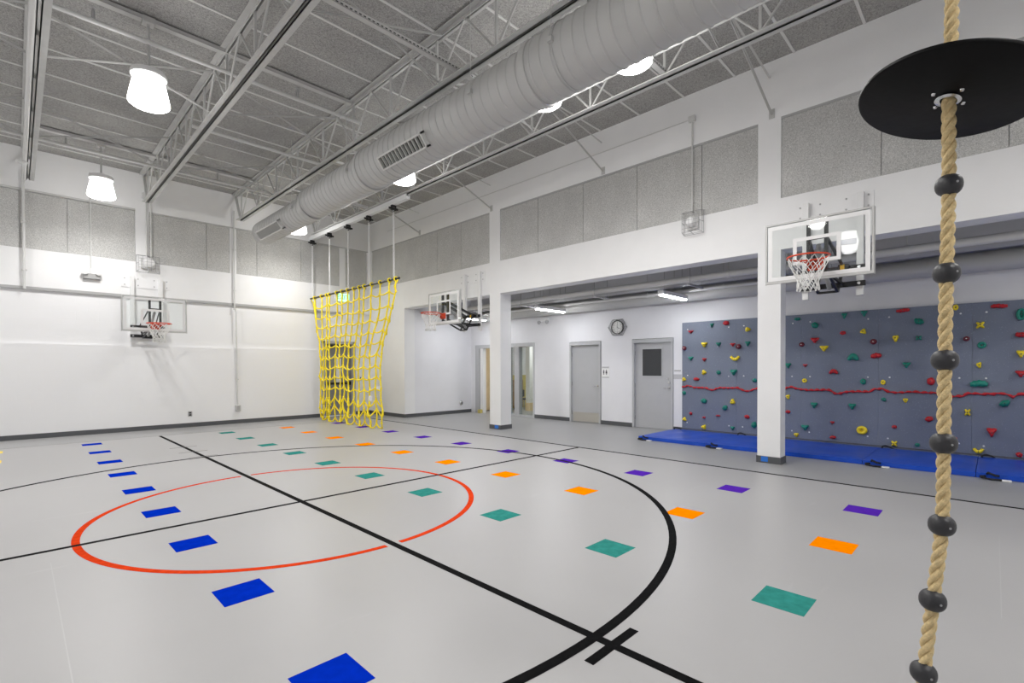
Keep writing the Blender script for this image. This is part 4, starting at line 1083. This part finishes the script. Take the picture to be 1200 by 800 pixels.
# ---------------------------------------------------------------- court lines and coloured markers
def line(name, mb, m, label, z=.0012):
    return tag(mb.build(name, M[m]), label, 'floor line', 'painted court lines')
def ring_arc(cx, cy, r, w, a0, a1, n, z):
    m = MB(); vs = []; fs = []
    for i in range(n+1):
        th = a0+(a1-a0)*i/n
        for rr0, zz in ((r-w/2,0.0002),(r+w/2,0.0002),(r+w/2,z),(r-w/2,z)): vs.append((cx+math.cos(th)*rr0, cy+math.sin(th)*rr0, zz))
    for i in range(n):
        for k in range(4): fs.append((i*4+k,(i+1)*4+k,(i+1)*4+(k+1)%4,i*4+(k+1)%4))
    m.add(vs, fs); return m
CX, CY = 2.25, 5.54
line('court_arc', ring_arc(CX,CY,3.965,.064,0,2*PI,160,.0014), 'lineb', 'large black circle painted on the grey floor around the red one')
g = .035/1.9
m = MB()
for q in range(4):
    g0, g1 = (g*.9, g*1.9) if q % 2 == 0 else (g*1.9, g*.9)
    a0 = q*PI/2 + g0; a1 = (q+1)*PI/2 - g1
    s_ = ring_arc(CX,CY,1.90,.058,a0,a1,40,.0012); m.add(s_.v, s_.f)
line('court_arc', m, 'liner', 'red centre circle painted on the grey floor')
m = MB(); m.box((CX-.029,YF+.1,0),(CX+.029,13.2,.0018)); line('court_line', m, 'lineb', 'thick black line from back wall through the red circle to the camera')
m = MB(); m.box((XL+.3,CY-.025,0),(7.40,CY+.025,.0022)); line('court_line', m, 'lineb', 'black line crossing the red circle from left edge to right sideline')
m = MB(); m.box((7.39,YF+.1,0),(7.445,13.25,.0016)); line('court_line', m, 'lineb', 'black sideline running parallel to the columns and the blue mats')
m = MB(); m.box((XL+.3,13.235,0),(7.38,13.262,.001)); line('court_line', m, 'lineg', 'faint grey line parallel to the back wall baseboard')
m = MB(); m.box((2.03,1.43,0),(2.47,1.485,.0026)); line('court_hash', m, 'lineb', 'short black cross mark over the thick line nearest the camera')
m = MB(); m.box((2.02,10.25,0),(2.46,10.275,.0026)); line('court_hash', m, 'lineg', 'short thin cross mark on the far thick line, nearer one of two')
m = MB(); m.box((2.02,10.98,0),(2.46,11.005,.0026)); line('court_hash', m, 'lineg', 'short thin cross mark on the far thick line, farther one of two')
m = MB(); m.box((2.03,9.60,0),(2.46,9.625,.0026)); line('court_hash', m, 'lineg', 'short thin cross mark touching the far side of the large black circle')
def markers(col, X0, Y0, ks, mt, where):
    n = len(ks)
    for i, k in enumerate(ks):
        m = MB(); y = Y0 + 1.309*k
        m.box((X0, y, 0), (X0+.30, y+.30, .0011 + .0001))
        tag(m.build('floor_marker', M[mt]), '%s square floor marker, %s from the camera in %s' % (col, ORD[i], where), 'floor marker', '%s floor markers' % col)
markers('blue', .91, 2.124, range(0,9), 'mblue', 'the blue row')
markers('teal', 3.307, .805, range(0,10), 'mteal', 'the teal row')
markers('orange', 4.67, .802, range(0,10), 'morange', 'the orange row')
markers('purple', 6.045, .819, range(0,10), 'mpurple', 'the purple row')
markers('yellow', -.467, 2.124, range(6,9), 'myellow', 'the yellow row')

# ---------------------------------------------------------------- climbing rope near the camera
t = thing('climbing_rope', (1.70,.09,.62), 'thick twisted tan climbing rope with black balls hanging close to the camera', 'climbing rope')
RP = [(1.745,.075,5.40),(1.735,.080,3.6),(1.728,.084,2.457),(1.726,.085,2.346),(1.721,.088,2.201),(1.718,.087,1.973),(1.711,.090,1.743),(1.706,.092,1.516),(1.701,.093,1.299),(1.697,.095,1.085),(1.678,.111,.889),(1.659,.127,.70),(1.655,.130,.665)]
def rp(z):
    for i in range(len(RP)-1):
        if RP[i][2] >= z >= RP[i+1][2]:
            p0 = Vector(RP[max(i-1,0)]); p1 = Vector(RP[i]); p2 = Vector(RP[i+1]); p3 = Vector(RP[min(i+2,len(RP)-1)])
            s_ = (p1.z-z)/(p1.z-p2.z)
            def dd(a, b): return (b-a)/(a.z-b.z) if a.z != b.z else Vector((0,0,-1))
            L = p1.z-p2.z; m1 = (dd(p0,p1)+dd(p1,p2))/2 if i else dd(p1,p2); m2 = (dd(p1,p2)+dd(p2,p3))/2 if i+2 < len(RP) else dd(p1,p2)
            h00 = 2*s_**3-3*s_**2+1; h10 = s_**3-2*s_**2+s_; h01 = -2*s_**3+3*s_**2; h11 = s_**3-s_**2
            v = p1*h00 + m1*L*h10 + p2*h01 + m2*L*h11; return Vector((v.x,v.y,z))
    return Vector(RP[-1])
m = MB(); LEAD = .094; STEP = LEAD/16
for q in range(3):
    pts = []; z = 5.38
    while z > .668:
        c = rp(z); th = 2*PI*(z/LEAD) + q*2*PI/3
        pts.append(c + Vector((math.cos(th), math.sin(th), 0))*.0081); z -= STEP
    m.tube(pts, .0077, 10)
m.build('twisted_strands', M['rope'], t, smooth='all')
for z, dz in ((1.973,0),(1.743,0),(1.516,0),(1.299,0),(1.085,0),(.889,0),(.70,0)):
    c = rp(z); ax = (rp(min(z+.05,5))-rp(max(z-.05,.67))).normalized()
    m = MB(); prof = []
    for k in range(13):
        a_ = -PI/2 + PI*k/12
        prof.append((max(.0292*abs(math.cos(a_))**.85, .0001) if 0 < k < 12 else 0, .0280*math.copysign(abs(math.sin(a_))**.9, math.sin(a_))))
    m.lathe(prof, c, ax, 30); kb = m.build('rubber_ball', M['rubber'], t, smooth='all')
    m = MB(); dv = Vector((-.55 if z in (1.743,) else -.8,-.62,0)).normalized(); m.lathe([(0,.0015),(.003,.001),(.0034,-.002)], c + dv*.0288, dv, 8); m.build('screw', M['galv'], kb)
nd = Vector((.225,-.20,1)).normalized(); c = rp(2.207)
m = MB(); RD = .198
m.lathe([(0,-.008),(RD-.006,-.008),(RD,-.004),(RD+.001,0),(RD,.004),(RD-.006,.008),(0,.008)], c, nd, 72); ds = m.build('seat_disc', M['disc'], t, smooth=True)
m = MB(); m.lathe([(.0165,-.008),(.026,-.009),(.028,-.013),(.020,-.016),(.0165,-.014)], c, nd, 28); m.build('collar', M['chrome'], ds, smooth=True)
ua = nd.cross(Vector((0,1,0))).normalized(); ub = nd.cross(ua)
for k in range(4):
    th = PI/4 + k*PI/2; q = c + (ua*math.cos(th)+ub*math.sin(th))*.040
    m = MB(); m.lathe([(0,-.0115),(.004,-.011),(.0055,-.008)], q, nd, 10); m.build('bolt', M['chrome'], ds)
m = MB(); m.box((.3,.03,5.43),(2.2,.12,5.47)); m.lathe([(0,0),(.03,0),(.03,.05),(0,.05)], (1.745,.075,5.38), (0,0,1), 14); m.build('hanger_channel', M['steel'], t)

# ---------------------------------------------------------------- light and camera
wd = bpy.data.worlds.new('World'); SC.world = wd; wd.use_nodes = True
wd.node_tree.nodes['Background'].inputs['Color'].default_value = (.8, .85, .9, 1)
wd.node_tree.nodes['Background'].inputs['Strength'].default_value = .3

cam = bpy.data.cameras.new('Camera'); co = bpy.data.objects.new('Camera', cam); COL.objects.link(co)
fw = Vector((0.71248662, 0.70159889, -0.01103724)); r = Vector((0.70161686, -0.71254891, -0.00279992)); u = Vector((0.00982899, 0.00574901, 0.99993517))
co.matrix_world = Matrix(((r.x,u.x,-fw.x,0),(r.y,u.y,-fw.y,0),(r.z,u.z,-fw.z,1.5),(0,0,0,1)))
cam.sensor_width = 36; cam.lens = 573.75/1200*36; cam.shift_y = 36.84/1200; cam.clip_start = .05; cam.clip_end = 100
SC.camera = co
SC.view_settings.view_transform = 'Standard'; SC.view_settings.look = 'None'
SC.view_settings.gamma = 1; SC.view_settings.use_curve_mapping = False
SC.view_settings.exposure = EXPO
SC.cycles.max_bounces = 10; SC.cycles.diffuse_bounces = 6; SC.cycles.transparent_max_bounces = 12
SC.cycles.caustics_reflective = False; SC.cycles.caustics_refractive = False
SC.cycles.sample_clamp_indirect = 6
